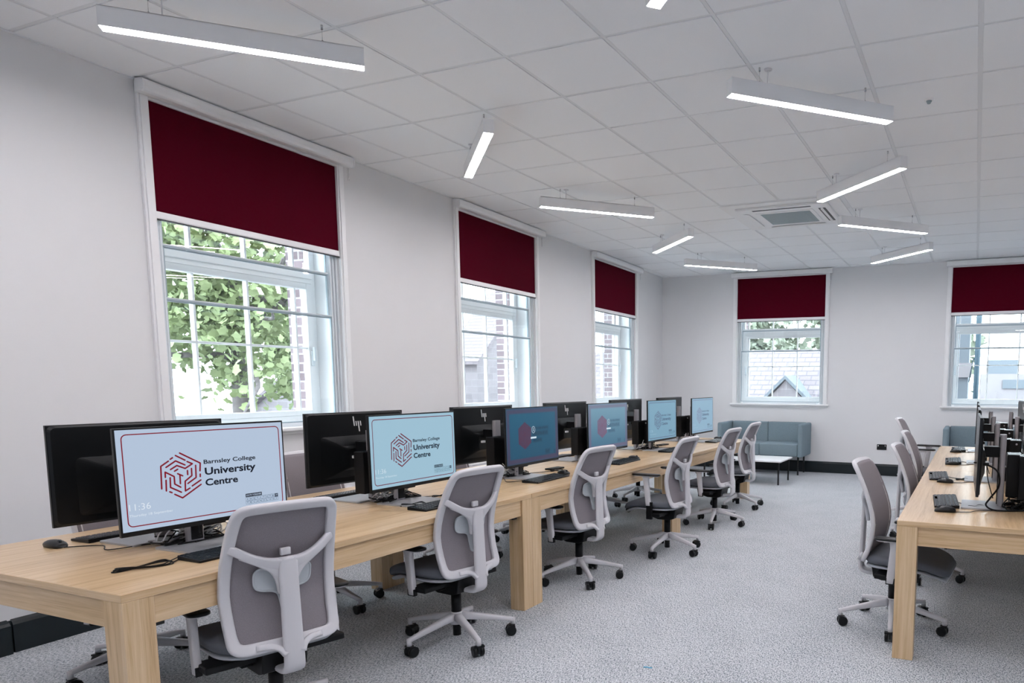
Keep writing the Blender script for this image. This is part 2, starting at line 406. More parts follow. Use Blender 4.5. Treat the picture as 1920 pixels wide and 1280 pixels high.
# ------------------------------------------------------------------ ceiling things
def lamp_proto():
    t = thing('linear_pendant_lamp', '', 'ceiling light')
    L, W_, Z0, Z1 = 1.10, .066, 3.020, 3.108
    mb = MB(); mb.box(-L / 2, L / 2, -W_ / 2, -W_ / 2 + .004, Z0, Z1); mb.box(-L / 2, L / 2, W_ / 2 - .004, W_ / 2, Z0, Z1); mb.box(-L / 2, L / 2, -W_ / 2, W_ / 2, Z1 - .004, Z1)
    mb.box(-L / 2 - .003, -L / 2, -W_ / 2, W_ / 2, Z0, Z1); mb.box(L / 2, L / 2 + .003, -W_ / 2, W_ / 2, Z0, Z1)
    obj('housing', mb, TRIM, t)
    obj('diffuser', MB().box(-L / 2 + .001, L / 2 - .001, -W_ / 2 + .004, W_ / 2 - .004, Z0 - .0015, Z0 + .01), LENS, t)
    for s in (-.363, .363):
        mb = MB(); mb.cyl((s, 0, Z1), (s, 0, H - .005), .0009, n=6); obj('suspension_wire', mb, CHROME, t)
        mb = MB(); mb.cyl((s, 0, H - .024), (s, 0, H - .004), .0055, n=10); mb.cyl((s, 0, Z1), (s, 0, Z1 + .016), .004, n=8); obj('cable_gripper', mb, CHROME, t)
    mb = MB(); mb.tube([(-.31, 0, Z1), (-.31, 0, Z1 + .05), (-.308, 0, H - .004)], .0032, 8); mb.cyl((-.308, 0, H - .010), (-.308, 0, H - .003), .021, .024, 16); obj('power_cable', mb, WCAB, t)
    return t
lp = lamp_proto()
LC = [((.9, .30), 45, 'long slim white pendant lamp at top left above the nearest window'),
      ((.895, 2.113), 135 + 180, 'slim white pendant lamp pointing towards the camera, between first and second windows'),
      ((.89, 3.917), 45, 'slim white pendant lamp above the middle left window, running down to the right'),
      ((.898, 5.69), -45, 'short-looking pendant lamp slanting up, behind the lamp at the middle left window'),
      ((.895, 7.488), 45, 'farthest pendant lamp of the left row, nearest the far left corner'),
      ((3.30, .31), -45, 'pendant lamp of which only the end shows at the top edge of the picture'),
      ((3.304, 2.115), 45, 'largest pendant lamp on the right half of the ceiling'),
      ((3.295, 3.912), -45, 'pendant lamp slanting up to the right just right of the air conditioning unit'),
      ((3.298, 5.70), 45, 'pendant lamp running down to the right below the slanting one by the air conditioning'),
      ((3.295, 7.486), -45, 'farthest pendant lamp of the right row, near the end wall')]
for k, ((x, y), a, lab) in enumerate(LC):
    o = lp if k == 0 else dup(lp)
    o.location = (x, y, 0); o.rotation_euler = (0, 0, math.radians(a)); o['label'] = lab; o['group'] = 'zigzag pendant lamps'
for k, ((x, y), a) in enumerate([((.9, -1.5), -45), ((.9, -3.3), 45), ((3.3, -1.5), 45), ((3.3, -3.3), -45), ((5.7, -3.3), 45), ((5.7, -1.5), -45), ((5.7, .3), 45), ((5.7, 2.1), -45), ((5.7, 3.9), 45), ((5.7, 5.7), -45), ((5.7, 7.5), 45)]):  # assumed lamps out of view, added as extra light for the room
    dup(lp, (x, y, 0), math.radians(a), 'assumed unseen pendant lamp, added to light the room', 'unseen pendant lamps added for light')

t = thing('air_conditioning_cassette', 'square white ceiling air conditioning unit with grey centre grille', 'air conditioner', (2.36, 5.46, 0))
mb = MB(); A = .47; 
mb.prism([(-A, -A), (A, -A), (A, A), (-A, A)], H - .030, H - .002); obj('fascia', mb, TRIM, t, .012, 3)
mb = MB(); mb.box(-.60, .60, -.60, .60, H - .006, H + .001); obj('cover_plate', mb, TRIM, t, .002, 1)
mb = MB(); mb.prism(rrect(.60, .60, .02), H - .036, H - .029); obj('grille_frame', mb, TRIM, t, .003)
mb = MB()
for k in range(30): mb.box(-.255, .255, -.255 + k * .017, -.255 + k * .017 + .012, H - .0385, H - .035)
for k in range(18): mb.box(-.255 + k * .03, -.255 + k * .03 + .004, -.255, .255, H - .0382, H - .035)
obj('intake_grille', mb, GRILLE, t)
mb = MB()
for (a, b) in ((0, -1), (1, 0)):
    if a == 0: mb.box(-.30, .30, -.425, -.385, H - .0315, H - .028); 
    else: mb.box(.355, .378, -.30, .30, H - .0315, H - .028); mb.box(.400, .425, -.30, .30, H - .0315, H - .028)
obj('air_outlet', mb, DARKSTEEL, t)
mb = MB(); Mx = Matrix.Translation(V((-.40, 0, H - .033))) @ Matrix.Rotation(math.radians(8), 4, 'Y'); mb.box(-.035, .035, -.30, .30, -.003, .003, Mx)
Mx = Matrix.Translation(V((0, .40, H - .033))) @ Matrix.Rotation(math.radians(8), 4, 'X'); mb.box(-.30, .30, -.035, .035, -.003, .003, Mx)
Mx = Matrix.Translation(V((.389, 0, H - .036))) @ Matrix.Rotation(math.radians(-30), 4, 'Y'); mb.box(-.012, .012, -.30, .30, -.0015, .0015, Mx)
obj('louvre', mb, TRIM, t)
t = thing('occupancy_sensor', 'small round white sensor on the bare ceiling tiles at upper right', 'sensor', (3.905, 2.702, 0))
mb = MB(); mb.cyl((0, 0, H - .014), (0, 0, H), .028, .036, 24); obj('housing', mb, TRIM, t)
mb = MB(); mb.cyl((0, 0, H - .030), (0, 0, H - .014), .010, .018, 16); obj('lens', mb, GRILLE, t)

# ------------------------------------------------------------------ desks
def desk(label, x0, x1, y0, y1, grp):
    t = thing('desk', label, 'desk', (x0, y0, 0), 0, grp)
    w, L = x1 - x0, y1 - y0; e = .0015
    top = obj('tabletop', MB().box(0, w, e, L - e, .702, .73), WOODY, t, .0015, 1); top.data.materials.append(WOODX)
    for p in top.data.polygons:
        if abs(p.normal.y) > .9: p.material_index = 1
    lw = .102
    for a in (0, w - lw):
        for b in (e, L - e - lw):
            mb = MB(); mb.box(a, a + lw, b, b + lw, 0, .7018); obj('leg', mb, WOODZ, t, .0015, 1)
    for a in (.012, w - .030):
        obj('long_apron', MB().box(a, a + .018, lw, L - lw, .603, .7018), WOODY, t, .001, 1)
    for b in (.014, L - .032):
        obj('end_apron', MB().box(lw, w - lw, b, b + .018, .603, .7018), WOODX, t, .001, 1)
    mb = MB()
    for b in (.014 + lw, L - lw - .05):
        for a in (.032, w - .07): mb.box(a, a + .038, b, b + .036, .585, .61)
    obj('corner_bracket', mb, DARKSTEEL, t, .002, 1)
    return t
YS = [-.876, 1.497, 3.888, 6.28]
XL0, XL1, XR0, XR1 = .455, 1.712, 3.918, 5.175
for k, lab in enumerate(('light oak bench desk at front left, its corner leg nearest the camera', 'light oak bench desk in the middle of the left run', 'light oak bench desk at the far end of the left run')):
    desk(lab, XL0, XL1, YS[k], YS[k + 1], 'oak desks of the left run')
desk('light oak desk at the right edge, one front leg standing free on the carpet', XR0, XR1, 1.4975, 3.885, 'oak desks of the right run')
desk('light oak bench desk behind the front one on the right side', XR0, XR1, 3.885, 6.27, 'oak desks of the right run')

# ------------------------------------------------------------------ office chair (fitted to the photographed chairs). forward = local -x, back = local +x
PROF = [(.36, .150), (.405, .134), (.46, .112), (.52, .094), (.58, .083), (.631, .080), (.69, .088), (.75, .104), (.82, .128), (.88, .153), (.93, .177), (.965, .197), (.985, .212), (1.01, .232)]
def bk(u, z, off=0):
    b = interp(PROF, z)
    slope = (interp(PROF, z + .012) - interp(PROF, z - .012)) / .024
    b += .030 * (1 - (u / .2) ** 2)
    nx, nz = 1, -slope; q = math.hypot(nx, nz)
    return V((b + off * nx / q, u, z + off * nz / q))
def sweep_back(mb, path, hw, ht, closed=False, off=0, n=10, offs=None):
    """path of (u,z) on the back surface; hw in-plane half width, ht half thickness (numbers or lists)"""
    m = len(path); secs = []
    for i, (u, z) in enumerate(path):
        o_ = offs[i] if offs else off
        a = path[(i + 1) % m] if (closed or i < m - 1) else path[i]; b = path[i - 1] if (closed or i > 0) else path[i]
        pa, pb = bk(a[0], a[1]), bk(b[0], b[1]); T = (pa - pb).normalized()
        p = bk(u, z, o_); N = (bk(u, z, .01) - bk(u, z, 0)).normalized(); N = (N - T * N.dot(T)).normalized(); Q = T.cross(N)
        w = hw[i] if isinstance(hw, list) else hw; t_ = ht[i] if isinstance(ht, list) else ht
        s = []
        for k in range(n):
            c_, s_ = math.cos(2 * PI * k / n), math.sin(2 * PI * k / n)
            s.append(p + Q * w * math.copysign(abs(c_) ** .42, c_) + N * t_ * math.copysign(abs(s_) ** .42, s_))
        secs.append(s)
    mb.loft(secs, closed=closed)
def cat2(P, n=5, closed=False): return [(q.x, q.y) for q in catmull([V((a, b, 0)) for a, b in P], n, closed)]
def chair_proto(arm_z, raised):
    t = thing('office_chair', '', 'chair')
    # back frame ring
    half = [(0, .424), (.09, .424), (.150, .424), (.175, .432), (.186, .455), (.190, .52), (.194, .631), (.190, .75), (.182, .85), (.174, .915), (.166, .944), (.145, .960), (.09, .965), (0, .967)]
    ring = half + [(-a, b) for a, b in reversed(half[1:-1])]
    mb = MB(); R_ = cat2(ring, 4, True); sweep_back(mb, R_, [.0195 + .004 * max(0, 1 - abs(z - .43) / .05) for u, z in R_], .0125, True, n=14)
    # Y brace and spine
    cross = cat2([(-.192, .82), (-.165, .808), (-.12, .783), (-.06, .760), (0, .752), (.06, .760), (.12, .783), (.165, .808), (.192, .82)], 4)
    sweep_back(mb, cross, [.017 + .012 * (1 - min(1, abs(u) / .10)) for u, z in cross], .011, offs=[.045 * (1 - (u / .192) ** 2) for u, z in cross])
    for s in (-1, 1):
        fil = cat2([(s * .15, .795), (s * .09, .765), (s * .045, .728), (s * .024, .68), (s * .014, .62)], 4)
        sweep_back(mb, fil, .017, .011, offs=[.045 * (1 - (u / .192) ** 2) for u, z in fil])
    sp = catmull([V((.182, 0, .765)), V((.181, 0, .72)), V((.183, 0, .62)), V((.186, 0, .52)), V((.189, 0, .43)), V((.192, 0, .365)), V((.186, 0, .330)), V((.155, 0, .313)), V((.08, 0, .312)), V((.0, 0, .318))], 5)
    secs = []
    for i, p in enumerate(sp):
        T = (sp[min(i + 1, len(sp) - 1)] - sp[max(i - 1, 0)]).normalized(); Q = V((0, 1, 0)); N = T.cross(Q); f = i / (len(sp) - 1)
        w = .034 + .006 * min(1, f * 1.5); th = .0115 + .003 * f
        secs.append([p + Q * w * math.copysign(abs(math.cos(a)) ** .55, math.cos(a)) + N * th * math.copysign(abs(math.sin(a)) ** .55, math.sin(a)) for a in [2 * PI * k / 12 for k in range(12)]])
    mb.loft(secs)
    # web joining lower rail and spine
    for s in (-1, 1):
        w_ = cat2([(s * .12, .422), (s * .075, .420), (s * .045, .405), (s * .030, .38)], 3); sweep_back(mb, w_, .012, .011, offs=[.008, .010, .012, .014, .016, .018, .020, .022, .024, .026][:len(w_)])
    obj('back_frame', mb, CHW, t)
    # mesh panel
    mb = MB(); nu, nz = 14, 30; vs = []
    def hwz(z): return interp([(.425, .150), (.44, .178), (.47, .19), (.52, .194), (.631, .2), (.75, .196), (.85, .188), (.915, .178), (.945, .166), (.962, .14)], z)
    for side in (0, 1):
        for j in range(nz + 1):
            z = .425 + (.962 - .425) * j / nz
            for i in range(nu + 1):
                u = (2 * i / nu - 1) * hwz(z); vs.append(bk(u, z, -.009 - .006 * side))
    k1 = (nu + 1) * (nz + 1); fs = []
    for s in (0, 1):
        for j in range(nz):
            for i in range(nu):
                a = s * k1 + j * (nu + 1) + i; q = (a, a + 1, a + nu + 2, a + nu + 1); fs.append(q if s else q[::-1])
    edge = [i for i in range(nu + 1)] + [j * (nu + 1) + nu for j in range(1, nz + 1)] + [nz * (nu + 1) + i for i in range(nu - 1, -1, -1)] + [j * (nu + 1) for j in range(nz - 1, 0, -1)]
    for a, b in zip(edge, edge[1:] + edge[:1]): fs.append((a, b, b + k1, a + k1))
    mb.add(vs, fs, True); obj('mesh_back', mb, MESHM, t)
    # lumbar pad with stem and adjusting tab
    mb = MB(); sh = [(.0, .735), (.075, .728), (.100, .715), (.104, .69), (.100, .655), (.080, .637), (.040, .628), (.020, .61), (.013, .57), (.010, .53), (0, .52)]
    out = cat2(sh, 3); pts = out + [(-a, b) for a, b in reversed(out[1:-1])]
    n = len(pts); vs = [bk(u, z, .006) for u, z in pts] + [bk(u, z, .014) for u, z in pts]
    mb.add(vs, [tuple(range(n)), tuple(reversed(range(n, 2 * n)))] + [(k, (k + 1) % n, n + (k + 1) % n, n + k) for k in range(n)])
    p = [bk(u, z, .014) for u, z in pts]; mb.tube(p, .0042, 6, True)
    obj('lumbar_pad', mb, PADM, t)
    mb = MB(); a = bk(0, .79, .016); mb.box(a.x - .010, a.x + .006, -.019, .019, .768, .797); obj('lumbar_tab', mb, CHW, t, .004)
    # seat cushion
    secs = []; sl = []
    for i in range(19):
        f = i / 18; x = -.325 + .45 * f
        w = .232 * (1 - abs(2 * f - 1) ** 5 * .28) * (1 if f > .15 else .93 + .07 * (f / .15)); drop = .050 * max(0, (.32 - f) / .32) ** 1.6
        th = .030 * (1 - max(0, (.06 - f) / .06) ** 2 * .55) * (1 - max(0, (f - .95) / .05) ** 2 * .5)
        zc = .428 - drop
        secs.append([V((x, w * math.copysign(abs(math.cos(a)) ** .45, math.cos(a)), zc + (th + (.006 * abs(math.cos(a)) ** 2 if math.sin(a) > 0 else 0)) * math.copysign(abs(math.sin(a)) ** .55, math.sin(a)))) for a in [2 * PI * k / 28 for k in range(28)]])
        sl.append([V((x * .97, (w * .97) * math.copysign(abs(math.cos(a)) ** .4, math.cos(a)), zc - .036 + .010 * math.copysign(abs(math.sin(a)) ** .5, math.sin(a)))) for a in [2 * PI * k / 24 for k in range(24)]])
    mb = MB(); mb.loft(secs); obj('seat', mb, SEATM, t)
    mb = MB(); mb.loft(sl); obj('seat_shell', mb, SHELLM, t)
    mb = MB(); mb.prism([(-.165, .385), (-.15, .315), (-.05, .285), (.055, .285), (.10, .300), (.115, .385)], -.085, .085, lambda x, y, z: (x, z, y))
    mb.box(-.055, .055, -.262, .262, .338, .366); mb.box(-.02, .02, -.13, -.085, .315, .33); mb.box(-.13, -.10, .085, .20, .352, .364); mb.box(-.135, -.095, .18, .215, .350, .368)
    obj('tilt_mechanism', mb, BLACK, t, .006)
    mb = MB(); mb.cyl((0, 0, .165), (0, 0, .285), .027, n=20); mb.cyl((0, 0, .27), (0, 0, .30), .014, n=12); mb.cyl((0, 0, .035), (0, 0, .13), .022, n=20); obj('gas_column', mb, BLACK, t)
    # star base: hub + five legs each with a twin castor
    mb = MB(); mb.cyl((0, 0, .100), (0, 0, .168), .034, .031, 24); obj('hub', mb, CHW, t)
    lm = MB(); secs = []
    for i in range(9):
        f = i / 8; x = .022 + f * .285; z = .142 - .052 * f ** 1.15; w = .024 - .010 * f; h = .023 - .012 * f
        secs.append([V((x, w * math.copysign(abs(math.cos(a)) ** .6, math.cos(a)) * (1 if math.sin(a) < 0 else .86), z + h * math.copysign(abs(math.sin(a)) ** .6, math.sin(a)))) for a in [2 * PI * k / 14 for k in range(14)]])
    lm.loft(secs); lm.cyl((.305, 0, .062), (.305, 0, .098), .013, .013, 14)
    leg_me = lm.mesh('leg', CHW)
    cm = MB()
    for s in (-1, 1):
        n = 20; ring = [(.0, .010), (.020, .0105), (.0265, .009), (.0285, .005), (.0285, -.006), (.020, -.0095), (0, -.0095)]
        cm.loft([[V((r * math.cos(2 * PI * k / n), s * .0185 + s * y, .0285 + r * math.sin(2 * PI * k / n))) for k in range(n)] for r, y in ring], cap=False)
    cm.box(-.010, .022, -.007, .007, .018, .060); cm.cyl((.012, 0, .045), (.012, 0, .075), .007, n=10)
    cm.prism([(-.026, .030), (-.020, .050), (0, .0605), (.020, .0585), (.020, .05), (0, .055), (-.018, .045), (-.023, .030)], -.03, .03, lambda x, y, z: (x, z, y))
    cas_me = cm.mesh('caster', BLACKG)
    for k in range(5):
        lg = obj('leg', leg_me, None, t); lg.rotation_euler = (0, 0, k * 2 * PI / 5); lg['k'] = k
        cs = obj('caster', cas_me, None, lg, loc=(.305 - .012, 0, 0))
    # arms
    for s in (-1, 1):
        y = s * .262; mb = MB(); zt = arm_z - .022
        zb = .325 if not raised else .43
        secs = []
        for z, hx in ((zb, .021), (zb + .02, .022), (zt - .04, .024), (zt - .008, .030), (zt + .003, .040)):
            secs.append([V((-.035 - (z - .33) * .10 + hx * math.copysign(abs(math.cos(a)) ** .5, math.cos(a)), y + .0145 * math.copysign(abs(math.sin(a)) ** .5, math.sin(a)), z)) for a in [2 * PI * k / 16 for k in range(16)]])
        mb.loft(secs); pc = (-.065)
        mb.prism(rrect(.225, .066, .03, 5, pc, y), arm_z - .020, arm_z - .013)
        arm = obj('armrest', mb, CHW, t)
        mb = MB(); P_ = rrect(.245, .078, .034, 6, pc, y); P2 = rrect(.225, .060, .026, 6, pc, y)
        mb.loft([[V((a, b, arm_z - .013)) for a, b in P_], [V((a, b, arm_z - .004)) for a, b in P_], [V((a, b, arm_z)) for a, b in P2]]); obj('arm_pad', mb, BLACK, arm)
        mb = MB(); mb.box(-.062, -.012, y - .012, y + .012, .318, zb + .03); obj('arm_bracket', mb, BLACK, arm, .003)
        mb = MB(); mb.box(-.09, -.07, y - .012, y + .012, arm_z - .034, arm_z - .02); obj('height_button', mb, BLACK, arm, .003)
    return t
ch_low = chair_proto(.580, False)
ch_high = None
def place_chair(x, y, yawd, star, label, group, first=[True, True], high=False, dz=0.0, skip=()):
    global ch_high
    if high:
        if ch_high is None: ch_high = chair_proto(.690, True); o = ch_high
        else: o = dup(ch_high)
    else:
        o = ch_low if first[0] else dup(ch_low); first[0] = False
    o.location = (x, y, 0); o.rotation_euler = (0, 0, math.radians(yawd)); o['label'] = label; o['group'] = group
    for c in o.children:
        if c.name.split('.')[0] == 'leg': c.rotation_euler = (0, 0, math.radians(star - yawd) + c['k'] * 2 * PI / 5)
        elif dz and c.name.split('.')[0] not in ('hub', 'gas_column'): c.location = (0, 0, dz)
        elif dz and c.name.split('.')[0] == 'gas_column': c.scale = (1, 1, 1 + dz / .3)
    return o
G1 = 'chairs along the aisle side of the left desks'
place_chair(1.695, -.325, -17, -40, 'nearest office chair, its pale back standing beside the corner desk leg', G1)
place_chair(1.665, .815, -7, -30, 'second chair from the front on the aisle side, before the second lit screen', G1)
place_chair(1.651, 2.18, -7, -45, 'third chair from the front on the aisle side, just past the paired desk legs', G1)
place_chair(1.898, 3.235, -2.5, -19, 'fourth office chair from the front on the aisle side, its armrests raised high', G1, high=True)
place_chair(1.875, 4.508, -4, -5, 'fifth office chair from the front on the aisle side of the left desks', G1)
place_chair(1.773, 5.594, -2, -30, 'farthest office chair on the aisle side of the left desks, before the coffee table', G1)
G2 = 'chairs between the left desks and the window wall'
for (x, y, yw, st, lab) in [(.520, -.12, 184, -27, 'office chair on the window side behind the nearest pair of monitors'),
        (.520, 1.00, 174, -10, 'office chair on the window side whose back shows between the first and second screens'),
        (.47, 2.35, 178, 20, 'office chair on the window side behind the third pair of monitors'),
        (.50, 3.20, 176, -50, 'office chair on the window side behind the fourth pair of monitors'),
        (.487, 4.72, 180, -60, 'office chair on the window side behind the fifth pair of monitors'),
        (.487, 5.62, 182, -25, 'office chair on the window side behind the farthest pair of monitors')]:
    place_chair(x, y, yw, st, lab, G2)
G3 = 'chairs along the aisle side of the right desks'
place_chair(3.862, 2.03, 174, -14, 'office chair nearest the camera at the right desk, half hidden by the desk leg', G3)
place_chair(3.945, 3.27, 176, -20, 'second office chair from the camera at the right desk', G3)
place_chair(3.90, 4.49, 178, -48, 'third office chair from the camera at the right desk', G3, dz=.018)
place_chair(3.745, 5.56, 177, -30, 'farthest office chair at the right desk, raised higher with armrests over the desk edge', G3, high=True, dz=.085)
place_chair(5.02, 3.36, 4, 153, 'office chair on the far side of the right desk, only one foot showing', 'chairs on the far side of the right desks')

# ------------------------------------------------------------------ monitors
FONT = None
def text_mesh(body, x, y, w, h, bold=0.0, space=1.0, cap=True):
    """flat text mesh: left edge x, baseline y, total width w, cap height h (in the local y/z plane of the screen)"""
    c = bpy.data.curves.new('t', 'FONT'); c.body = body; c.size = 1; c.offset = bold; c.space_character = space; c.resolution_u = 3; c.fill_mode = 'FRONT'
    o = bpy.data.objects.new('t', c); COL.objects.link(o)
    bpy.context.view_layer.update()
    me = bpy.data.meshes.new_from_object(o.evaluated_get(bpy.context.evaluated_depsgraph_get()))
    bpy.data.objects.remove(o); bpy.data.curves.remove(c)
    xs = [v.co.x for v in me.vertices]; 
    x0, x1 = min(xs), max(xs); sx = w / (x1 - x0); sy = h / .72
    vs = [V((0, x + (v.co.x - x0) * sx, y + v.co.y * sy)) for v in me.vertices]
    fs = [tuple(p.vertices) for p in me.polygons]; bpy.data.meshes.remove(me); return vs, fs
LOGO = [[(-0.1123, 0.098), (-0.0343, 0.0495), (-0.0377, 0.0174)], [(-0.0377, 0.0038), (-0.0384, -0.0066)], [(-0.1288, 0.0893), (-0.0937, 0.0672)], [(-0.1515, 0.0348), (-0.1266, 0.0485), (-0.0953, 0.0334), (-0.0659, 0.05), (-0.0859, 0.0608)], [(-0.1676, 0.0451), (-0.13, 0.0676), (-0.0952, 0.0478)], [(-0.1497, 0.076), (-0.1408, 0.0813)], [(-0.1573, 0.0692), (-0.1867, 0.0511), (-0.1899, -0.0386)], [(-0.1369, 0.0267), (-0.1244, 0.033)], [(-0.173, 0.0055), (-0.1723, 0.0265), (-0.1399, 0.0052), (-0.1399, -0.0253), (-0.1179, -0.0409)], [(-0.1715, -0.0062), (-0.1734, -0.0489)], [(-0.1554, 0.0019), (-0.1569, -0.0369), (-0.1171, -0.0616)], [(-0.1258, 0.0153), (-0.1072, 0.0045)], [(-0.1177, 0.0067), (-0.1183, -0.0265)], [(-0.0872, 0.0238), (-0.0874, 0.0073)], [(-0.0708, 0.0308), (-0.0715, 0.0014), (-0.0992, -0.0186), (-0.1012, -0.0586), (-0.0828, -0.0491)], [(-0.0535, 0.042), (-0.0552, -0.0083), (-0.0892, -0.0291)], [(-0.0732, -0.0415), (-0.037, -0.0209)], [(-0.143, -0.0667), (-0.114, -0.0852), (-0.0373, -0.0393)], [(-0.1611, -0.0541), (-0.1529, -0.0587)]]
def stroke(mb, pts, w, X, closed=False):
    n = len(pts)
    for i in range(n if closed else n - 1):
        a, b = pts[i], pts[(i + 1) % n]; dx, dy = b[0] - a[0], b[1] - a[1]; L = math.hypot(dx, dy) or 1; px, py = -dy / L * w / 2, dx / L * w / 2
        mb.add([V((X, a[0] + px, a[1] + py)), V((X, a[0] - px, a[1] - py)), V((X, b[0] - px, b[1] - py)), V((X, b[0] + px, b[1] + py))], [(0, 1, 2, 3)])
    for (a, b) in pts:
        mb.add([V((X + .00002, a + math.cos(k * PI / 4) * w / 2, b + math.sin(k * PI / 4) * w / 2)) for k in range(8)], [tuple(range(8))])
def lin(c): return tuple(((x / 255) / 12.92 if x / 255 <= .04045 else ((x / 255 + .055) / 1.055) ** 2.4) for x in c)
def emat(name, c, e=1.0, rough=.35):
    m = mat(name, (0.004, .004, .005), rough, spec=.35, emis=lin(c), estr=e); return m
SW, SH = .690, .418           # outer size of the panel
IW, IH = .676, .392           # picture size
IZ = .006                     # picture centre is a little high (thicker chin)
def screen_picture(par, X, bg, red, dark, pale, grid):
    """college lock screen: border, maze hexagon, name, clock, institute tiles"""
    s = obj('screen', MB().add([V((X, a, b + IZ)) for a, b in ((-IW / 2, -IH / 2), (IW / 2, -IH / 2), (IW / 2, IH / 2), (-IW / 2, IH / 2))], [(0, 1, 2, 3)]), bg, par)
    mb = MB(); P = rrect(.640, .355, .018, 5, .002, .006)
    stroke(mb, P, .0042, X + .0004, True)
    for q in LOGO: stroke(mb, q, .0062, X + .0005)
    obj('emblem', mb, red, s)
    mb = MB()
    for (b, x, y, w, h, bo) in (('Barnsley College', -.0205, .0445, .225, .0175, .022), ('University', -.0185, -.0015, .2215, .0300, .028), ('Centre', -.0195, -.0475, .139, .0285, .028)):
        vs, fs = text_mesh(b, x, y, w, h, bo); mb.add([v + V((X + .0005, 0, 0)) for v in vs], fs)
    obj('name_lettering', mb, dark, s)
    mb = MB()
    for (b, x, y, w, h, bo) in (('11:36', -.3105, -.110, .076, .0265, -.006), ('Thursday 18 September', -.3125, -.1345, .158, .0100, 0)):
        vs, fs = text_mesh(b, x, y, w, h, bo); mb.add([v + V((X + .0005, 0, 0)) for v in vs], fs)
    obj('clock_lettering', mb, pale, s)
    mb = MB(); X2 = X + .0004
    def q(x0, x1, y0, y1, x=X2): mb.add([V((x, x0, y0)), V((x, x1, y0)), V((x, x1, y1)), V((x, x0, y1))], [(0, 1, 2, 3)])
    q(.1485, .2235, -.1205, -.1055)
    cw = .0151
    q(.1485 + 9 * cw, .1485 + 10 * cw, -.1365, -.1225)
    obj('institute_block', mb, dark, s)
    mb = MB()
    for r_, y1 in ((0, -.1225), (1, -.1375)):
        for k in range(10): stroke(mb, [(.1485 + k * cw, y1 - .0145), (.1485 + (k + 1) * cw, y1 - .0145), (.1485 + (k + 1) * cw, y1), (.1485 + k * cw, y1)], .0009, X2 + .0001, True)
    for word, y0 in (('INSTITUTE', -.1340), ('TECHNOLOGY', -.1490)):
        for k, chh in enumerate(word):
            vs, fs = text_mesh(chh, .1485 + k * cw + (.0062 if chh == 'I' else .0042), y0, (.0022 if chh == 'I' else .0068), .0085, .02); mb.add([v + V((X2 + .0002, 0, 0)) for v in vs], fs)
    obj('institute_letters', mb, grid, s)
    mb = MB(); vs, fs = text_mesh('SOUTH YORKSHIRE', .1515, -.1165, .069, .0075, .02); mb.add([v + V((X2 + .0003, 0, 0)) for v in vs], fs)
    vs, fs = text_mesh('OF', .1485 + 9 * cw + .003, -.1330, .0095, .0075, .02); mb.add([v + V((X2 + .0003, 0, 0)) for v in vs], fs)
    obj('institute_title', mb, bg, s)
    return s
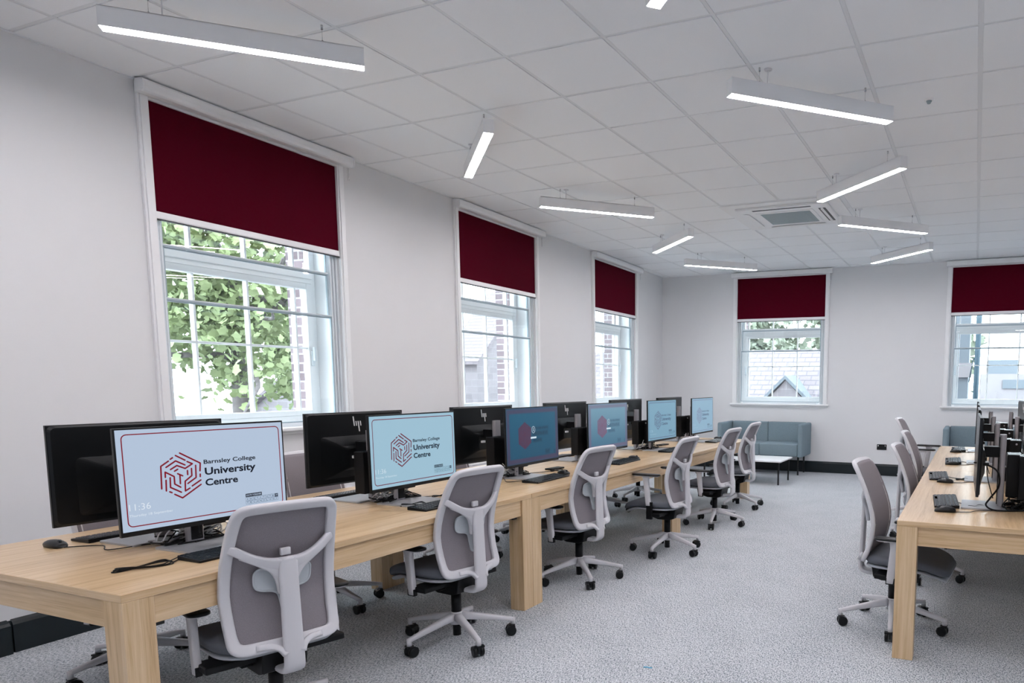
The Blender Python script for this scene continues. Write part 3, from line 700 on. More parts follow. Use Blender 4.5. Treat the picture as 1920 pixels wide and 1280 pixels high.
def blurred_mat(name, bg0, bg1, red, dark):
    """sign-in screen: everything out of focus behind the sign-in dialogue"""
    m, n, l, p = nt(name)
    tc = n.new('ShaderNodeTexCoord'); sp = n.new('ShaderNodeSeparateXYZ'); l.new(tc.outputs['Object'], sp.inputs[0])
    def M_(op, a, b=None, c=None, cl=False):
        q = n.new('ShaderNodeMath'); q.operation = op; q.use_clamp = cl
        for k, v in enumerate((a, b, c)):
            if v is None: continue
            if isinstance(v, (int, float)): q.inputs[k].default_value = v
            else: l.new(v, q.inputs[k])
        return q.outputs[0]
    Y, Z = sp.outputs[1], sp.outputs[2]
    def soft_box(cy, cz, hy, hz, s):
        ay = M_('SUBTRACT', M_('ABSOLUTE', M_('SUBTRACT', Y, cy)), hy); az = M_('SUBTRACT', M_('ABSOLUTE', M_('SUBTRACT', Z, cz)), hz)
        return M_('SUBTRACT', .5, M_('DIVIDE', M_('MAXIMUM', ay, az), s), None, True)
    def mixc(fac, a, b):
        q = n.new('ShaderNodeMix'); q.data_type = 'RGBA'; l.new(fac, q.inputs[0])
        if isinstance(a, tuple): q.inputs[6].default_value = (*a, 1)
        else: l.new(a, q.inputs[6])
        q.inputs[7].default_value = (*b, 1); return q.outputs[2]
    g = M_('MULTIPLY_ADD', Z, 1 / .39, .5, True)
    base = mixc(g, lin(bg0), lin(bg1))
    # border
    outer = soft_box(.002, .006, .335, .192, .02); inner = soft_box(.002, .006, .302, .160, .012)
    border = M_('MULTIPLY', outer, M_('SUBTRACT', 1, inner), None, True)
    c = mixc(M_('MULTIPLY', border, .55), base, lin(red))
    # hexagon
    ay = M_('ABSOLUTE', M_('SUBTRACT', Y, -.113)); az = M_('ABSOLUTE', M_('SUBTRACT', Z, .006))
    hx = M_('MAXIMUM', M_('SUBTRACT', ay, .080), M_('SUBTRACT', M_('MULTIPLY_ADD', ay, .55, az), .098))
    hexf = M_('SUBTRACT', .5, M_('DIVIDE', hx, .008), None, True)
    nz = n.new('ShaderNodeTexNoise'); nz.inputs['Scale'].default_value = 30; l.new(tc.outputs['Object'], nz.inputs['Vector'])
    hexf = M_('MULTIPLY', hexf, M_('MULTIPLY_ADD', nz.outputs['Fac'], .5, .55, True))
    c = mixc(hexf, c, lin(red))
    nz2 = n.new('ShaderNodeTexNoise'); nz2.inputs['Scale'].default_value = 48; l.new(tc.outputs['Object'], nz2.inputs['Vector'])
    wob = M_('MULTIPLY_ADD', nz2.outputs['Fac'], .9, .30, True)
    for (cy, cz, hy, hz) in ((.095, .052, .105, .010), (.09, .014, .105, .016), (.05, -.036, .06, .013), (.185, -.128, .032, .016), (.285, -.135, .008, .012)):
        c = mixc(M_('MULTIPLY', M_('MULTIPLY', soft_box(cy, cz, hy, hz, .016), wob), .85), c, lin(dark))
    p.inputs['Base Color'].default_value = (.004, .004, .005, 1); p.inputs['Roughness'].default_value = .35; p.inputs['Specular IOR Level'].default_value = .35
    l.new(c, p.inputs['Emission Color']); p.inputs['Emission Strength'].default_value = 1.0
    return m
def monitor(name, label, group, x, y, rot, face_yaw, screen=None, dark=False):
    t = thing(name, label, 'monitor', (x, y, .73), math.radians(rot), group)
    mb = MB(); mb.prism(rrect(.235, .30, .012, 3, .085, 0), 0, .009); obj('base_plate', mb, SILVB, t, .001, 1)
    mb = MB(); P = rrect(.034, .072, .014, 5, 0, 0); mb.prism(P, .009, .413, smooth=False); obj('column', mb, SILV, t)
    mb = MB(); mb.prism(rrect(.008, .05, .003, 3, .017, 0), .02, .40); obj('column_slot', mb, BLACK, t)
    piv = bpy.data.objects.new('panel_unit', None)
    mb = MB(); mb.box(.015, .095, -.036, .036, .285, .345); obj('mounting_arm', mb, BLACK, t, .004)
    Mr = Matrix.Rotation(math.radians(face_yaw), 4, 'Z') @ Matrix.Translation(V((.135, 0, .309))) @ Matrix.Rotation(-.0105, 4, 'Y')
    mb = MB()
    # thin front slab plus swelling rear housing
    mb.box(-.014, 0, -SW / 2, SW / 2, -SH / 2, SH / 2)
    def ringp(w, h, x, cz=0): return [V((x, a, b + cz)) for a, b in rrect(w, h, .02, 3)]
    mb.loft([ringp(SW - .004, SH - .004, -.013), ringp(SW * .96, SH * .95, -.020), ringp(SW * .74, SH * .58, -.0205, -.050), ringp(SW * .40, SH * .34, -.036, -.058), ringp(SW * .26, SH * .26, -.046, -.058)], smooth=False)
    h = obj('housing', mb, BLACKG, t, .0015, 2); h.matrix_local = Mr
    X = .0006
    bez = MB(); bez.prism([(-IW / 2 + .02, 0), (IW / 2, 0), (IW / 2, .0005), (-IW / 2 + .02, .0005)], 0, .0003)
    if screen: screen(h, X)
    else:
        obj('screen', MB().add([V((X, a, b + IZ)) for a, b in ((-IW / 2, -IH / 2), (IW / 2, -IH / 2), (IW / 2, IH / 2), (-IW / 2, IH / 2))], [(0, 1, 2, 3)]), OFFSCR, h)
    # maker's mark: four slanted bars on the rear
    mb = MB(); sc = .9
    for (yy, z0, z1) in ((.024, .142, .198), (.0085, .142, .170), (-.0065, .108, .170), (-.022, .142, .170)):
        yb = yy * 1.0; k = -.13; w = .0065
        mb.prism([(yb + k * (z0 - .14) * -1 - w / 2, z0), (yb + k * (z0 - .14) * -1 + w / 2, z0), (yb - k * (z1 - .14) + w / 2, z1), (yb - k * (z1 - .14) - w / 2, z1)], -.0228, -.0195, lambda a, b, c: (c, a, b - .015))
    mb.box(-.0300, -.0225, -.009, .024, .1495, .154) if False else None
    obj('logo', mb, LOGOW, h)
    mb = MB(); mb.box(-.0405, -.030, -.105, -.075, -.120, -.092); obj('rating_label', mb, WCAB, h)
    mb = MB(); mb.tube(catmull([V((-.046, -.10, -.07)), V((-.058, -.08, -.055)), V((-.06, -.06, -.085)), V((-.07, -.03, -.16)), V((-.10, 0, -.26))], 4), .0028, 6); mb.box(-.058, -.045, -.075, -.045, -.05, -.032); obj('video_cable', mb, BLACK, h)
    mb = MB(); mb.box(-.060, -.044, .035, .07, -.06, -.045); obj('white_plug', mb, WCAB, h)
    return t
OFFSCR = mat('dark_screen', (.004, .005, .006), .25)
RED1 = emat('screen_red_a', (122, 4, 30)); DK1 = emat('screen_navy_a', (8, 16, 32)); PL1 = emat('screen_white_a', (214, 222, 232)); GR1 = emat('screen_grid_a', (60, 85, 110)); BG1 = emat('screen_bg_a', (172, 188, 209))  # per-screen tints: viewing angle and reflection are put into the display colours
RED2 = emat('screen_red_b', (104, 22, 48)); DK2 = emat('screen_navy_b', (8, 26, 44)); PL2 = emat('screen_white_b', (200, 216, 226)); GR2 = emat('screen_grid_b', (70, 105, 125)); BG2 = emat('screen_bg_b', (150, 184, 202))
RED3 = emat('screen_red_c', (62, 62, 96)); DK3 = emat('screen_navy_c', (52, 74, 102)); PL3 = emat('screen_white_c', (150, 182, 200)); GR3 = emat('screen_grid_c', (70, 100, 122)); BG3 = emat('screen_bg_c', (112, 152, 174))
RED4 = emat('screen_red_d', (112, 104, 142)); DK4 = emat('screen_navy_d', (70, 88, 118)); BG4 = emat('screen_bg_d', (132, 166, 188)); PL4 = emat('screen_white_d', (150, 182, 200)); GR4 = emat('screen_grid_d', (85, 110, 132))
def pic(bg, red, dk, pl, gr): return lambda h, X: screen_picture(h, X, bg, red, dk, pl, gr)
def blurpic(bm_, pale):
    def f(h, X):
        s = obj('screen', MB().add([V((X, a, b + IZ)) for a, b in ((-IW / 2, -IH / 2), (IW / 2, -IH / 2), (IW / 2, IH / 2), (-IW / 2, IH / 2))], [(0, 1, 2, 3)]), bm_, h)
        mb = MB(); c = (-.002, .043)
        stroke(mb, [(c[0] + .021 * math.cos(a), c[1] + .024 * math.sin(a)) for a in [2 * PI * k / 20 for k in range(20)]], .003, X + .0004, True)
        stroke(mb, [(c[0] + .006 * math.cos(a), c[1] + .006 + .007 * math.sin(a)) for a in [2 * PI * k / 10 for k in range(10)]], .002, X + .0004, True)
        stroke(mb, [(c[0] - .010, c[1] - .014), (c[0] - .006, c[1] - .005), (c[0] + .006, c[1] - .005), (c[0] + .010, c[1] - .014)], .002, X + .0004)
        mb.add([V((X + .0004, a, b)) for a, b in ((-.04, -.021), (.035, -.021), (.035, -.008), (-.04, -.008))], [(0, 1, 2, 3)])
        obj('sign_in_box', mb, pale, s)
    return f
BL3 = blurred_mat('signin_screen_dark', (18, 72, 98), (14, 84, 112), (80, 34, 62), (6, 44, 66)); BL4 = blurred_mat('signin_screen_light', (54, 100, 126), (108, 146, 166), (112, 78, 106), (40, 78, 104))
GM = 'monitors facing the aisle on the left desks'; GB = 'monitors facing the windows on the left desks'
XC = 1.165; XB = .985
MY = [-.262, .945, 2.148, 3.325, 4.51, 5.695]; MYAW = [-3.5, .2, .9, -1.9, -1.4, -.7]
SCR = [pic(BG1, RED1, DK1, PL1, GR1), pic(BG2, RED2, DK2, PL2, GR2), blurpic(BL3, PL2), blurpic(BL4, PL2), pic(BG3, RED3, DK3, PL3, GR3), pic(BG4, RED4, DK4, PL4, GR4)]
ML_ = ['nearest monitor, its screen showing the red maze emblem with University Centre lettering', 'second monitor facing the aisle, its clear emblem screen half behind the second chair back', 'third monitor facing the aisle, with a dark blue blurred sign-in screen', 'fourth monitor facing the aisle, with a paler blurred sign-in screen', 'fifth monitor facing the aisle, with a teal emblem screen', 'farthest monitor facing the aisle, before the grey sofa, with a pale emblem screen']
for k in range(6): monitor('monitor', ML_[k], GM, XC, MY[k], 0, MYAW[k], SCR[k])
BY = [-.275, .932, 2.135, 3.325, 4.54, 5.715]; BYAW = [-5.7, -4, -2.6, -2, -2.8, -2.4]
BL_ = ['black back of the monitor behind the nearest lit screen', 'black monitor back with white mark, left of the second lit screen', 'black monitor back with white mark, left of the dark blurred screen', 'black monitor back left of the pale blurred screen', 'monitor back behind the fourth and fifth lit screens', 'farthest monitor back facing the window wall']
mB = monitor('monitor', BL_[0], GB, XB, BY[0], 180, BYAW[0])
def rebuild(k, src, x, y, rot, yw, lab, grp):
    o = dup(src, (x, y, .73), math.radians(rot), lab, grp)
    for c in o.children:
        if c.name.startswith('housing'): c.matrix_local = Matrix.Rotation(math.radians(yw), 4, 'Z') @ Matrix.Translation(V((.135, 0, .309))) @ Matrix.Rotation(-.0105, 4, 'Y')
    return o
for k in range(1, 6): rebuild(k, mB, XB, BY[k], 180, BYAW[k], BL_[k], GB)
RY = [2.145, 3.35, 4.55, 5.75]
RX1, RX2 = 4.415, 4.60
for k, lab in enumerate(('nearest of the monitors seen edge-on along the right desk', 'second of the monitors seen edge-on along the right desk', 'third of the monitors seen edge-on along the right desk', 'farthest of the monitors seen edge-on along the right desk')):
    rebuild(k, mB, RX1, RY[k], 180, (1.0, .3, -.3, -.6)[k], lab, 'edge-on monitors on the right desk')
for k, lab in enumerate(('nearest monitor facing right on the right desk, at the picture edge', 'second monitor facing right on the right desk', 'third monitor facing right on the right desk', 'farthest monitor facing right on the right desk, tilted towards the end wall')):
    rebuild(k, mB, RX2, RY[k], 0, (0, 2, 4, 6)[k], lab, 'monitors facing right on the right desk')

# mini computers hung behind the columns
def pc_proto():
    t = thing('mini_computer', '', 'computer')
    mb = MB(); mb.box(-.100, -.026, .005, .165, .06, .30); obj('case', mb, BLACK, t, .004)
    mb = MB()
    for k in range(14): mb.box(-.094 + .0, -.032, .012 + k * .0108, .018 + k * .0108, .3000, .3012)
    mb.box(-.098, -.094, .01, .16, .300, .303); obj('vent', mb, KEYM, t)
    mb = MB(); mb.box(-.026, -.017, -.03, .09, .14, .22); obj('mount', mb, DARKSTEEL, t)
    mb = MB(); mb.cyl((-.06, .0048, .275), (-.06, .004, .275), .007, n=16)
    obj('badge', mb, SILV, t)
    return t
pc = pc_proto(); first = True
def place_pc(x, y, rot, lab, grp):
    global first
    o = pc if first else dup(pc); first = False
    o.location = (x, y, .73); o.rotation_euler = (0, 0, math.radians(rot)); o['label'] = lab; o['group'] = grp
ordn = ['nearest', 'second', 'third', 'fourth', 'fifth', 'farthest']
for k in range(6):
    place_pc(XC, MY[k], 0, 'black mini computer clipped behind the %s aisle-side monitor stand on the left' % ordn[k], 'mini computers on the left desks')
    place_pc(XB, BY[k], 180, 'black mini computer clipped behind the %s window-side monitor stand on the left' % ordn[k], 'mini computers on the left desks')
for k in range(4):
    nm = ('nearest', 'second', 'third', 'farthest')[k]
    place_pc(RX1, RY[k] + .16, 180, 'black mini computer behind the %s edge-on monitor stand on the right desk' % nm, 'mini computers on the right desks')
    place_pc(RX2, RY[k] - .10, 0, 'black mini computer behind the %s right-facing monitor stand on the right desk' % nm, 'mini computers on the right desks')

# ------------------------------------------------------------------ keyboards, mice, cables
def kb_proto():
    t = thing('keyboard', '', 'keyboard')
    mb = MB(); mb.prism([(-.066, 0), (.066, 0), (.066, .010), (-.066, .019)], -.218, .218, lambda x, y, z: (x, z, y)); obj('body', mb, BLACK, t, .003)
    mb = MB()
    for r_ in range(6):
        x0 = -.058 + r_ * .0197 + (.003 if r_ else 0); cols = 21; y = -.212
        for c in range(cols):
            if c in (14, 18): y += .004
            if r_ == 5 and 3 < c < 9:
                if c == 4: mb.box(x0, x0 + .0155, y, y + .0195 * 5 - .003, .012, .0195 - .0035 * 0 - r_ * .0015)
                y += .0195; continue
            mb.box(x0, x0 + .0155, y, y + .0165, .010, .0205 - r_ * .0015); y += .0195
    obj('keys', mb, KEYM, t, .0012, 1)
    return t
def ms_proto():
    t = thing('mouse', '', 'mouse')
    mb = MB(); secs = []
    for i in range(11):
        f = i / 10; a = PI * f; x = -.056 * math.cos(a); w = .031 * math.sin(a) ** .45 + .0005; h = .036 * (math.sin(a) ** .6) * (.72 + .28 * f)
        secs.append([V((x, w * math.cos(b), max(0.0015, h * (.42 + .58 * math.sin(b))) if math.sin(b) > -.3 else .0015)) for b in [2 * PI * k / 16 for k in range(16)]])
    mb.loft(secs); obj('body', mb, BLACKG, t)
    mb = MB(); mb.cyl((-.034, -.004, .025), (-.034, .004, .025), .009, n=14); obj('wheel', mb, KEYM, t)
    return t
kb = kb_proto(); ms = ms_proto(); fk = [True, True]
def put(kind, x, y, rot, lab, grp, cable=None):
    i = 0 if kind == 'k' else 1
    src = (kb, ms)[i]; o = src if fk[i] else dup(src, skip=('cable',)); fk[i] = False
    o.location = (x, y, .7302); o.rotation_euler = (0, 0, math.radians(rot)); o['label'] = lab; o['group'] = grp
    if cable:
        R_ = Matrix.Rotation(-math.radians(rot), 3, 'Z')
        mb = MB(); P = [R_ @ (V((p[0], p[1], (p[2] if len(p) > 2 else .7335))) - V((x, y, .7302))) for p in cable]
        mb.tube(catmull(P, 5), .0022, 6); obj('cable', mb, BLACK, o)
    return o
GK = 'keyboards on the left desks'; GKR = 'keyboards on the right desks'; GS = 'mice on the left desks'; GSR = 'mice on the right desks'
def bundle(cx, cy, ln, ang, rows=3, zz=.734):
    """tied figure-eight of spare cable"""
    pts = []; ca, sa = math.cos(ang), math.sin(ang)
    for r_ in range(rows):
        for k in range(14):
            a = 2 * PI * k / 14; u = ln / 2 * math.cos(a) * (1 - .08 * r_); v = (.015 + .004 * r_) * math.sin(2 * a + .4 * r_) + .017 * math.sin(a)
            pts.append((cx + ca * u - sa * v, cy + sa * u + ca * v, zz + .0035 * r_ + .002 * math.sin(a * 2)))
    return pts
put('k', 1.47, -.275, 0, 'keyboard in front of the nearest lit screen, partly behind the first chair back', GK, [(1.404, -.32), (1.38, -.33), (1.36, -.42)] + bundle(1.41, -.62, .20, 1.35) + [(1.36, -.45), (1.30, -.33), (1.18, -.21), (1.09, -.16)])
put('k', 1.493, .945, -1, 'keyboard in front of the second lit screen', GK, [(1.43, .93), (1.40, .90)] + bundle(1.35, .86, .15, 1.1) + [(1.28, .93), (1.15, .99), (1.08, 1.02)])
put('k', 1.436, 2.10, 1.5, 'keyboard in front of the dark blurred screen', GK, [(1.37, 2.04), (1.33, 1.98), (1.27, 1.86), (1.16, 1.98), (1.08, 2.05)])
put('k', 1.44, 3.33, 1.5, 'keyboard in front of the pale blurred screen', GK, [(1.37, 3.31)] + bundle(1.30, 3.22, .12, .9, 2) + [(1.24, 3.35), (1.1, 3.4)])
put('k', 1.41, 4.50, 1, 'keyboard in front of the fifth screen of the aisle side', GK, [(1.34, 4.5), (1.28, 4.4), (1.1, 4.55)])
put('k', 1.43, 5.80, 2, 'keyboard in front of the farthest screen of the aisle side', GK, [(1.36, 5.8), (1.28, 5.7), (1.1, 5.8)])
put('m', 1.385, 2.42, 160, 'black mouse beside the keyboard of the dark blurred screen', GS, [(1.33, 2.44), (1.29, 2.5)] + bundle(1.24, 2.56, .13, 1.25, 2) + [(1.17, 2.4), (1.08, 2.25)])
put('m', 1.395, 3.63, 165, 'black mouse beside the keyboard of the pale blurred screen', GS, [(1.34, 3.63), (1.27, 3.6), (1.1, 3.5)])
put('m', 1.45, 1.245, 10, 'black mouse beside the keyboard of the second lit screen, behind the chair back', GS, [(1.39, 1.22), (1.34, 1.16)] + bundle(1.27, 1.19, .13, 1.2, 2) + [(1.2, 1.12), (1.1, 1.05)])
put('m', 1.40, 4.80, 165, 'black mouse beside the fifth keyboard of the aisle side', GS, [(1.34, 4.8), (1.1, 4.7)])
put('m', 1.34, 6.14, 165, 'black mouse at the far end of the left desks', GS, [(1.28, 6.1), (1.1, 5.9)])
put('k', .70, -.235, 180, 'keyboard on the window side behind the nearest lit screen', GK, [(.77, -.2), (.85, -.15), (1.0, -.12)])
put('m', .705, -.545, 178, 'black mouse at the front left corner of the desk, left of the nearest lit screen', GS, [(.765, -.545), (.87, -.46), (.98, -.50), (1.03, -.36), (1.12, -.34), (1.14, -.20), (1.06, -.17)])
put('k', .70, 1.02, 180, 'keyboard on the window side behind the second lit screen', GK, [(.77, 1.0), (.86, .96), (1.0, .98)])
put('k', .70, 3.42, 180, 'keyboard on the window side behind the pale blurred screen', GK, [(.77, 3.4), (1.0, 3.35)])
# right desks
for k, (y, x, my, mx, rot, lab) in enumerate([(2.20, 4.125, 1.862, 4.135, 184, 'nearest'), (3.42, 4.03, 3.10, 4.09, 184, 'second'), (4.60, 4.10, 4.315, 4.10, 182, 'third'), (5.83, 4.12, 5.52, 4.10, 182, 'farthest')]):
    put('k', x, y, rot, 'keyboard of the %s place on the right desk, glossy keys catching the light' % lab, GKR, [(x + .07, y), (x + .12, y - .06)] + bundle(x + .17, y - .12, .10, .5, 2) + [(x + .2, y - .2), (x + .3, y - .14)])
    put('m', mx, my, 0 + (8, -12, 4, 4)[k] + 0, 'black mouse of the %s place on the right desk' % lab, GSR, [(mx - .05, my), (mx - .06, my + .0)][:0] + [(mx + .05, my), (mx + .12, my + .02), (mx + .16, my + .08), (mx + .25, my + .13)])
rnd = random.Random(11)
def tangle(name, lab, grp, cx, cy, m, n=6, sx=.10, sy=.16, h=.09, r=.0026):
    t = MB()
    for q in range(n):
        P = [V((cx + rnd.uniform(-sx, sx) * .5, cy + rnd.uniform(-sy, sy), .735 + r + rnd.random() * .01 if (i % 3) else .735 + rnd.random() * h)) for i in range(7)]
        t.tube(catmull(P, 4), r, 6)
    return tag(obj(name, t, m), lab, 'cable', grp)
for k in range(6):
    yy = (MY[k] + BY[k]) / 2
    tangle('cable_tangle', 'black cable tangle on the desk behind the %s pair of monitor stands on the left' % ordn[k], 'black cable tangles on the left desks', 1.12, yy + .02, BLACK, 7, .16, .15, .05, .0032)
    tangle('white_cable_tangle', 'white cable tangle hanging under the mini computers at the %s place on the left' % ordn[k], 'white cable tangles on the left desks', 1.075, yy + .04, WCAB, 11, .09, .15, .10, .0032)
for k in range(4):
    tangle('cable_tangle', 'black cable tangle at the foot of the %s monitor stand on the right desk' % ('nearest', 'second', 'third', 'farthest')[k], 'black cable tangles on the right desks', 4.52, RY[k] + .02, BLACK, 9, .20, .16, .06, .0035)
mb = MB(); mb.tube(catmull([V(p) for p in ((4.27, 2.03, .99), (4.33, 2.0, .985), (4.39, 1.98, .95), (4.40, 1.99, .87), (4.36, 2.0, .80), (4.34, 2.0, .76), (4.38, 1.98, .738), (4.47, 2.0, .737), (4.55, 2.05, .737))], 6), .005, 8); mb.box(4.30, 4.345, 1.992, 2.010, .978, .994)
tag(obj('video_cable', mb, BLACK), 'thick black cable arching from the nearest edge-on monitor down its silver stand', 'cable')
for (x, y, a, lab) in ((1.155, 2.66, 84, 'flat black slab lying on the desk between the dark and the pale blurred screens'), (1.06, 5.06, 85, 'flat black slab lying on the desk right of the fifth screen')):
    t = thing('flat_black_slab', lab, 'device', (x, y, .7302), math.radians(a), 'flat black slabs on the left desks')  # flat black object of unknown kind
    mb = MB(); mb.prism(rrect(.17, .07, .006, 3), 0, .012); obj('body', mb, BLACK, t, .002); mb = MB(); mb.box(-.07, .07, -.028, .028, .012, .0125); obj('top_pad', mb, KEYM, t)

# ------------------------------------------------------------------ sofa corner
def sofa(x0, x1, y0, y1, lab):
    t = thing('sofa', lab, 'sofa', (x0, y0, 0), 0, 'grey blue sofas by the end wall'); w, d = x1 - x0, y1 - y0
    def slab(a0, a1, b0, b1, z0, z1, nm, r=.02):
        return obj(nm, MB().box(a0, a1, b0, b1, z0, z1), SOFM, t, r, 4)
    slab(0, .075, 0, d, .29, .80, 'arm', .026); slab(w - .075, w, 0, d, .29, .80, 'arm', .026)
    slab(.076, w / 2 - .001, d - .12, d, .29, .80, 'backrest', .018); slab(w / 2 + .001, w - .076, d - .12, d, .29, .80, 'backrest', .018)
    slab(.077, w / 2 - .0005, .02, d - .121, .30, .495, 'seat_cushion', .022); slab(w / 2 + .0005, w - .077, .02, d - .121, .30, .495, 'seat_cushion', .022)
    for a in (.10, w - .10):
        for b in (.19, d - .06): mb = MB(); mb.cyl((a, b, 0), (a, b, .295), .013, n=12); obj('leg', mb, DARKSTEEL, t)
    return t
sofa(.505, 1.868, 8.50, 9.16, 'grey blue felt sofa under the end-wall window at the centre')
sofa(3.86, 5.22, 8.50, 9.16, 'grey blue felt sofa behind the right desks, mostly hidden by monitors')
t = thing('coffee_table', 'low white rectangular coffee table on thin black legs before the sofa', 'table', (.62, 7.44, 0))
obj('tabletop', MB().box(0, 1.19, 0, .70, .322, .342), WHT, t, .002)
mb = MB(); mb.box(.04, 1.15, .04, .66, .305, .322); obj('underframe', mb, DARKSTEEL, t)
for a in (.045, 1.145):
    for b in (.055, .635): mb = MB(); mb.box(a - .010, a + .010, b - .010, b + .010, 0, .306); obj('leg', mb, DARKSTEEL, t)
# wall socket
t = thing('wall_socket', 'black double wall socket on the end wall between the sofas', 'socket', (2.957, 9.198, .441), 0)
mb = MB(); mb.prism(rrect(.146, .086, .006, 3), 0, .009, lambda x, y, z: (x, -z, y)); obj('plate', mb, BLACKG, t, .002)
mb = MB()
for s in (-.052, .052): mb.box(s - .007, s + .007, -.013, -.009, .012, .030)
obj('switch', mb, WHT, t, .001, 1)
mb = MB()
for s in (-.036, .036):
    mb.box(s - .002, s + .002, -.0096, -.009, .010, .018); mb.box(s - .013, s - .006, -.0096, -.009, -.012, -.008); mb.box(s + .006, s + .013, -.0096, -.009, -.012, -.008)
obj('pin_holes', mb, KEYM, t)
mb = MB(); mb.prism([(-.022, -.004), (-.005, .003), (.008, -.001), (.024, .005), (.022, .010), (.006, .006), (-.008, .011), (-.024, .003)], .0005, .003); o = obj('tape_scrap', mb, BLUE); o.location = (2.80, .875, 0); tag(o, 'tiny blue scrap of tape on the carpet at the bottom of the aisle', 'scrap')

# ------------------------------------------------------------------ outdoors
struct(obj('ground', MB().box(-60, 60, -40, 90, -3.7, -3.5), GROUND))  # unseen ground, added to bounce skylight up through the windows
def tree(lab, loc, rad, n, leafm, size, seed, trunk_h, grp='trees outside the windows', squash=1.0):
    r_ = random.Random(seed); t = thing('tree', lab, 'tree', loc, 0, grp)
    mb = MB(); mb.cyl((0, 0, -3.5 - loc[2]), (0, 0, 0), .22, .13, 10)
    br = []
    for k in range(16):
        a = r_.uniform(0, 2 * PI); e = r_.uniform(-.1, 1.3); d = V((math.cos(a) * math.cos(e), math.sin(a) * math.cos(e), math.sin(e) * squash)); p0 = V((0, 0, r_.uniform(-1.5, .4)))
        P = [p0]; 
        for q in range(5): d = (d + V((r_.uniform(-.3, .3), r_.uniform(-.3, .3), r_.uniform(-.2, .3)))).normalized(); P.append(P[-1] + d * rad * .21)
        br += P[2:]; C_ = catmull(P, 2)
        for i in range(len(C_) - 1): f = 1 - i / len(C_); mb.cyl(C_[i], C_[i + 1], .055 * f + .008, .05 * f + .007, 6)
    obj('trunk', mb, BARK, t)
    mb = MB(); cl = []
    for k in range(62):
        v = V((r_.gauss(0, 1), r_.gauss(0, 1), r_.gauss(0, 1))).normalized() * rad * r_.uniform(.35, 1) ; v.z = v.z * squash + .15 * rad; cl.append((v, r_.uniform(.12, .27) * rad))
    vs, fs = [], []
    for k in range(n):
        c, q = r_.choice(cl); p = c + V((r_.gauss(0, .5), r_.gauss(0, .5), r_.gauss(0, .5))) * q
        N = V((r_.gauss(0, 1), r_.gauss(0, 1), r_.gauss(.6, 1))).normalized(); a = N.orthogonal().normalized(); b = N.cross(a); s = size * r_.uniform(.6, 1.3); th = r_.uniform(0, 2 * PI)
        a, b = a * math.cos(th) + b * math.sin(th), b * math.cos(th) - a * math.sin(th)
        o_ = len(vs)
        L = [(0, -.5), (.22, -.28), (.5, -.12), (.30, .08), (.32, .34), (0, .52), (-.32, .34), (-.30, .08), (-.5, -.12), (-.22, -.28)]
        vs += [p + a * x * s + b * y * s + N * (.18 * s * abs(x)) for x, y in L]; fs.append(tuple(range(o_, o_ + 10)))
    mb.add(vs, fs); me = mb.mesh('foliage', leafm, recalc=False); o = obj('foliage', me, None, t); o['kind'] = 'stuff'
    return t
tree('large broad-leaved tree filling the nearest left window', (-7.2, 6.2, 3.1), 2.3, 8000, LEAF, .15, 1, 5)
tree('second leafy tree farther off at the right of the nearest window', (-12.6, 12.3, 2.4), 2.0, 5000, LEAF, .17, 2, 5)
tree('pale leafy tree above the slate roof, left part', (-5.2, 28.5, 2.2), 3.0, 9000, LEAF2, .30, 3, 5)
tree('pale leafy tree above the slate roof, right part', (.9, 28.5, 2.2), 3.2, 9000, LEAF2, .30, 4, 5)
def gable_house(lab, x0, x1, y0, y1, ze, zr, axis='x', nm='stone_building'):
    t = thing(nm, lab, 'building', ((x0 + x1) / 2, (y0 + y1) / 2, -3.5)); a, b = (x1 - x0) / 2, (y1 - y0) / 2; h, r_ = ze + 3.5, zr + 3.5
    mb = MB()
    if axis == 'x':
        mb.add([(-a, -b, 0), (a, -b, 0), (a, b, 0), (-a, b, 0), (-a, -b, h), (a, -b, h), (a, b, h), (-a, b, h), (-a, 0, r_), (a, 0, r_)], [(0, 1, 5, 4), (2, 3, 7, 6), (1, 2, 6, 9, 5), (3, 0, 4, 8, 7), (4, 5, 9, 8), (6, 7, 8, 9), (3, 2, 1, 0)])
    else:
        mb.add([(-a, -b, 0), (a, -b, 0), (a, b, 0), (-a, b, 0), (-a, -b, h), (a, -b, h), (a, b, h), (-a, b, h), (0, -b, r_), (0, b, r_)], [(0, 1, 5, 8, 4), (2, 3, 7, 9, 6), (1, 2, 6, 5), (3, 0, 4, 7), (4, 8, 9, 7), (5, 6, 9, 8), (3, 2, 1, 0)])
    obj('wall', mb, STONE, t)
    mb = MB(); T = .12; e = .25
    if axis == 'x':
        for s in (-1, 1):
            mb.add([(-a - e, s * (b + e), h - e * (r_ - h) / b), (a + e, s * (b + e), h - e * (r_ - h) / b), (a + e, 0, r_ + .02), (-a - e, 0, r_ + .02)] + [(-a - e, s * (b + e), h - e * (r_ - h) / b + T), (a + e, s * (b + e), h - e * (r_ - h) / b + T), (a + e, 0, r_ + T + .02), (-a - e, 0, r_ + T + .02)], [(0, 1, 2, 3), (4, 5, 6, 7), (0, 1, 5, 4), (1, 2, 6, 5), (2, 3, 7, 6), (3, 0, 4, 7)])
    else:
        for s in (-1, 1):
            mb.add([(s * (a + e), -b - e, h - e * (r_ - h) / a), (s * (a + e), b + e, h - e * (r_ - h) / a), (0, b + e, r_ + .02), (0, -b - e, r_ + .02)] + [(s * (a + e), -b - e, h - e * (r_ - h) / a + T), (s * (a + e), b + e, h - e * (r_ - h) / a + T), (0, b + e, r_ + T + .02), (0, -b - e, r_ + T + .02)], [(0, 1, 2, 3), (4, 5, 6, 7), (0, 1, 5, 4), (1, 2, 6, 5), (2, 3, 7, 6), (3, 0, 4, 7)])
    obj('roof', mb, SLATEX if axis == 'x' else SLATEY, t)
    return t, h, r_
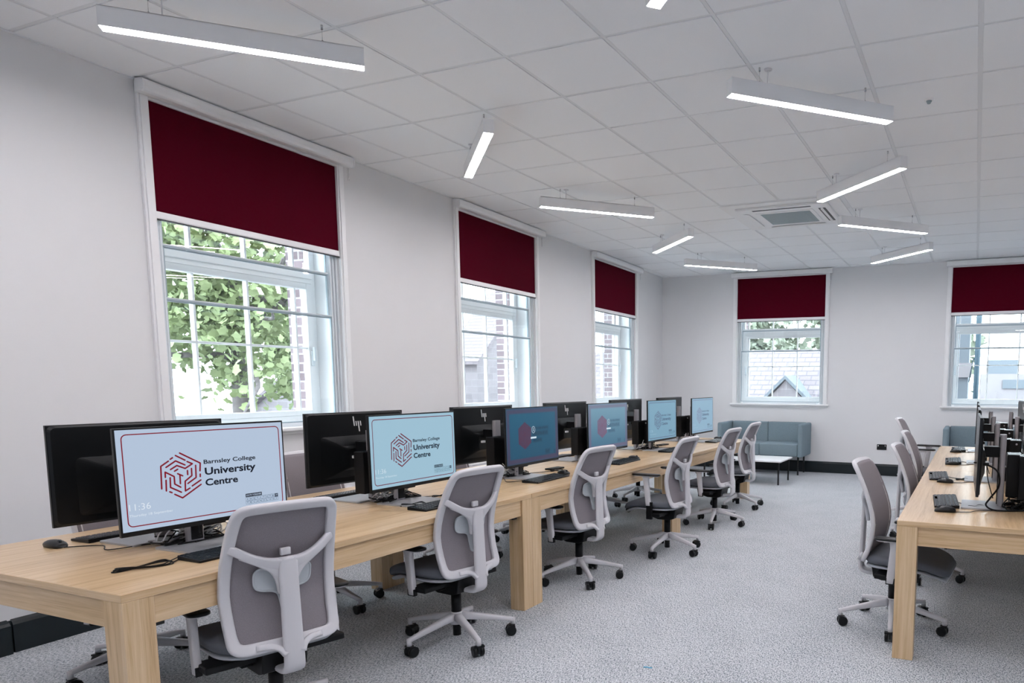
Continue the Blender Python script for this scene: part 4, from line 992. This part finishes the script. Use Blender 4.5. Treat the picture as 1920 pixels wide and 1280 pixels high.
t, h, r_ = gable_house('long stone building with a steep slate roof outside the window over the sofa', -9, 3.35, 15.0, 24.0, -1.2, 2.28)
# dormer gable on that roof, seen low in the window
mb = MB(); dx = 2.275; yb = -2.3
mb.prism([(dx - 1.0, 0), (dx + 1.0, 0), (dx, 1.06)], 0, 1.6, lambda x, y, z: (x, yb + z, y + 3.94)); obj('dormer_gable', mb, STONE, t)
mb = MB()
for s in (-1, 1): mb.prism([(dx + s * 1.16, -.04), (dx + s * 1.16, .06), (dx, 1.19), (dx, 1.08)], -.10, 1.7, lambda x, y, z: (x, yb + z, y + 3.94))
obj('dormer_roof', mb, GREYB, t)
gable_house('low slate roofed house outside the middle left window', -19, -14.2, 15.2, 19.6, .4, 1.75, 'y')
gable_house('taller stone gable rising at the right of the middle left window', -14.5, -13.2, 20.2, 26.0, 2.3, 5.0, 'x')
gable_house('pale house low behind the tree by the nearest window', -16.5, -13.0, 4.0, 8.4, -.1, .9, 'x')
t = thing('grey_office_block', 'pale grey clad building at the left of the right-hand end window', 'building', (3.6, 14.2, -3.5))
obj('wall', MB().box(-.7, .50, 0, 3, 0, 9), GREYB, t); obj('band', MB().box(-.75, .56, -.06, 0, 5.05, 5.35), PALEB, t)
t = thing('flat_roof_building', 'low pale building with a gravel roof beyond the right-hand end window', 'building', (9, 26, -3.5))
obj('wall', MB().box(-4.7, 12, -6, -1, 0, 4.3), PALEB, t); obj('parapet', MB().box(-4.7, 12, -6.1, -5.9, 4.3, 4.42), GREYB, t); obj('gravel_roof', MB().box(-4.7, 12, -5.9, -1, 4.3, 4.38), GRAVEL, t); obj('upper_storey', MB().box(-4.6, 12, -1, 3, 0, 5.25), PALEB, t)
mb = MB()
for k in range(9): mb.box(-3.9 + k * 1.5, -2.8 + k * 1.5, -1.05, -1, 4.75, 5.05)
obj('window_strip', mb, GREYB, t); obj('roof_plant_room', MB().box(-4.4, -3.4, 0, 2, 5.25, 5.75), GREYB, t)
mb = MB(); mb.cyl((0, 0, 0), (0, 0, 9), .055, n=12); mb.tube([(0, 0, 5.5), (-.08, 0, 5.4), (-.14, 0, 4.95)], .012, 6); o = obj('lamp_post', mb, TEALP); o.location = (4.26, 13.9, -3.5); tag(o, 'blue grey post standing outside the right-hand end window', 'post')

# ------------------------------------------------------------------ world: bright overcast sky
w = bpy.data.worlds.new('overcast'); scn.world = w; w.use_nodes = True
n = w.node_tree.nodes; l = w.node_tree.links; bg = n['Background']
tc = n.new('ShaderNodeTexCoord'); nz = n.new('ShaderNodeTexNoise'); nz.inputs['Scale'].default_value = 1.6; nz.inputs['Detail'].default_value = 4
l.new(tc.outputs['Generated'], nz.inputs['Vector'])
rp = ramp(n, [(.35, (.76, .89, 1.0)), (.65, (.90, .95, 1.0))]); l.new(nz.outputs['Fac'], rp.inputs[0]); l.new(rp.outputs[0], bg.inputs[0]); bg.inputs[1].default_value = 8.0

scn.view_settings.view_transform = 'Standard'; scn.view_settings.look = 'None'; scn.view_settings.gamma = 1; scn.view_settings.use_curve_mapping = False
scn.view_settings.exposure = .09
scn.cycles.max_bounces = 10; scn.cycles.diffuse_bounces = 6; scn.cycles.transparent_max_bounces = 16; scn.cycles.sample_clamp_indirect = 8
scn.cycles.use_denoising = True
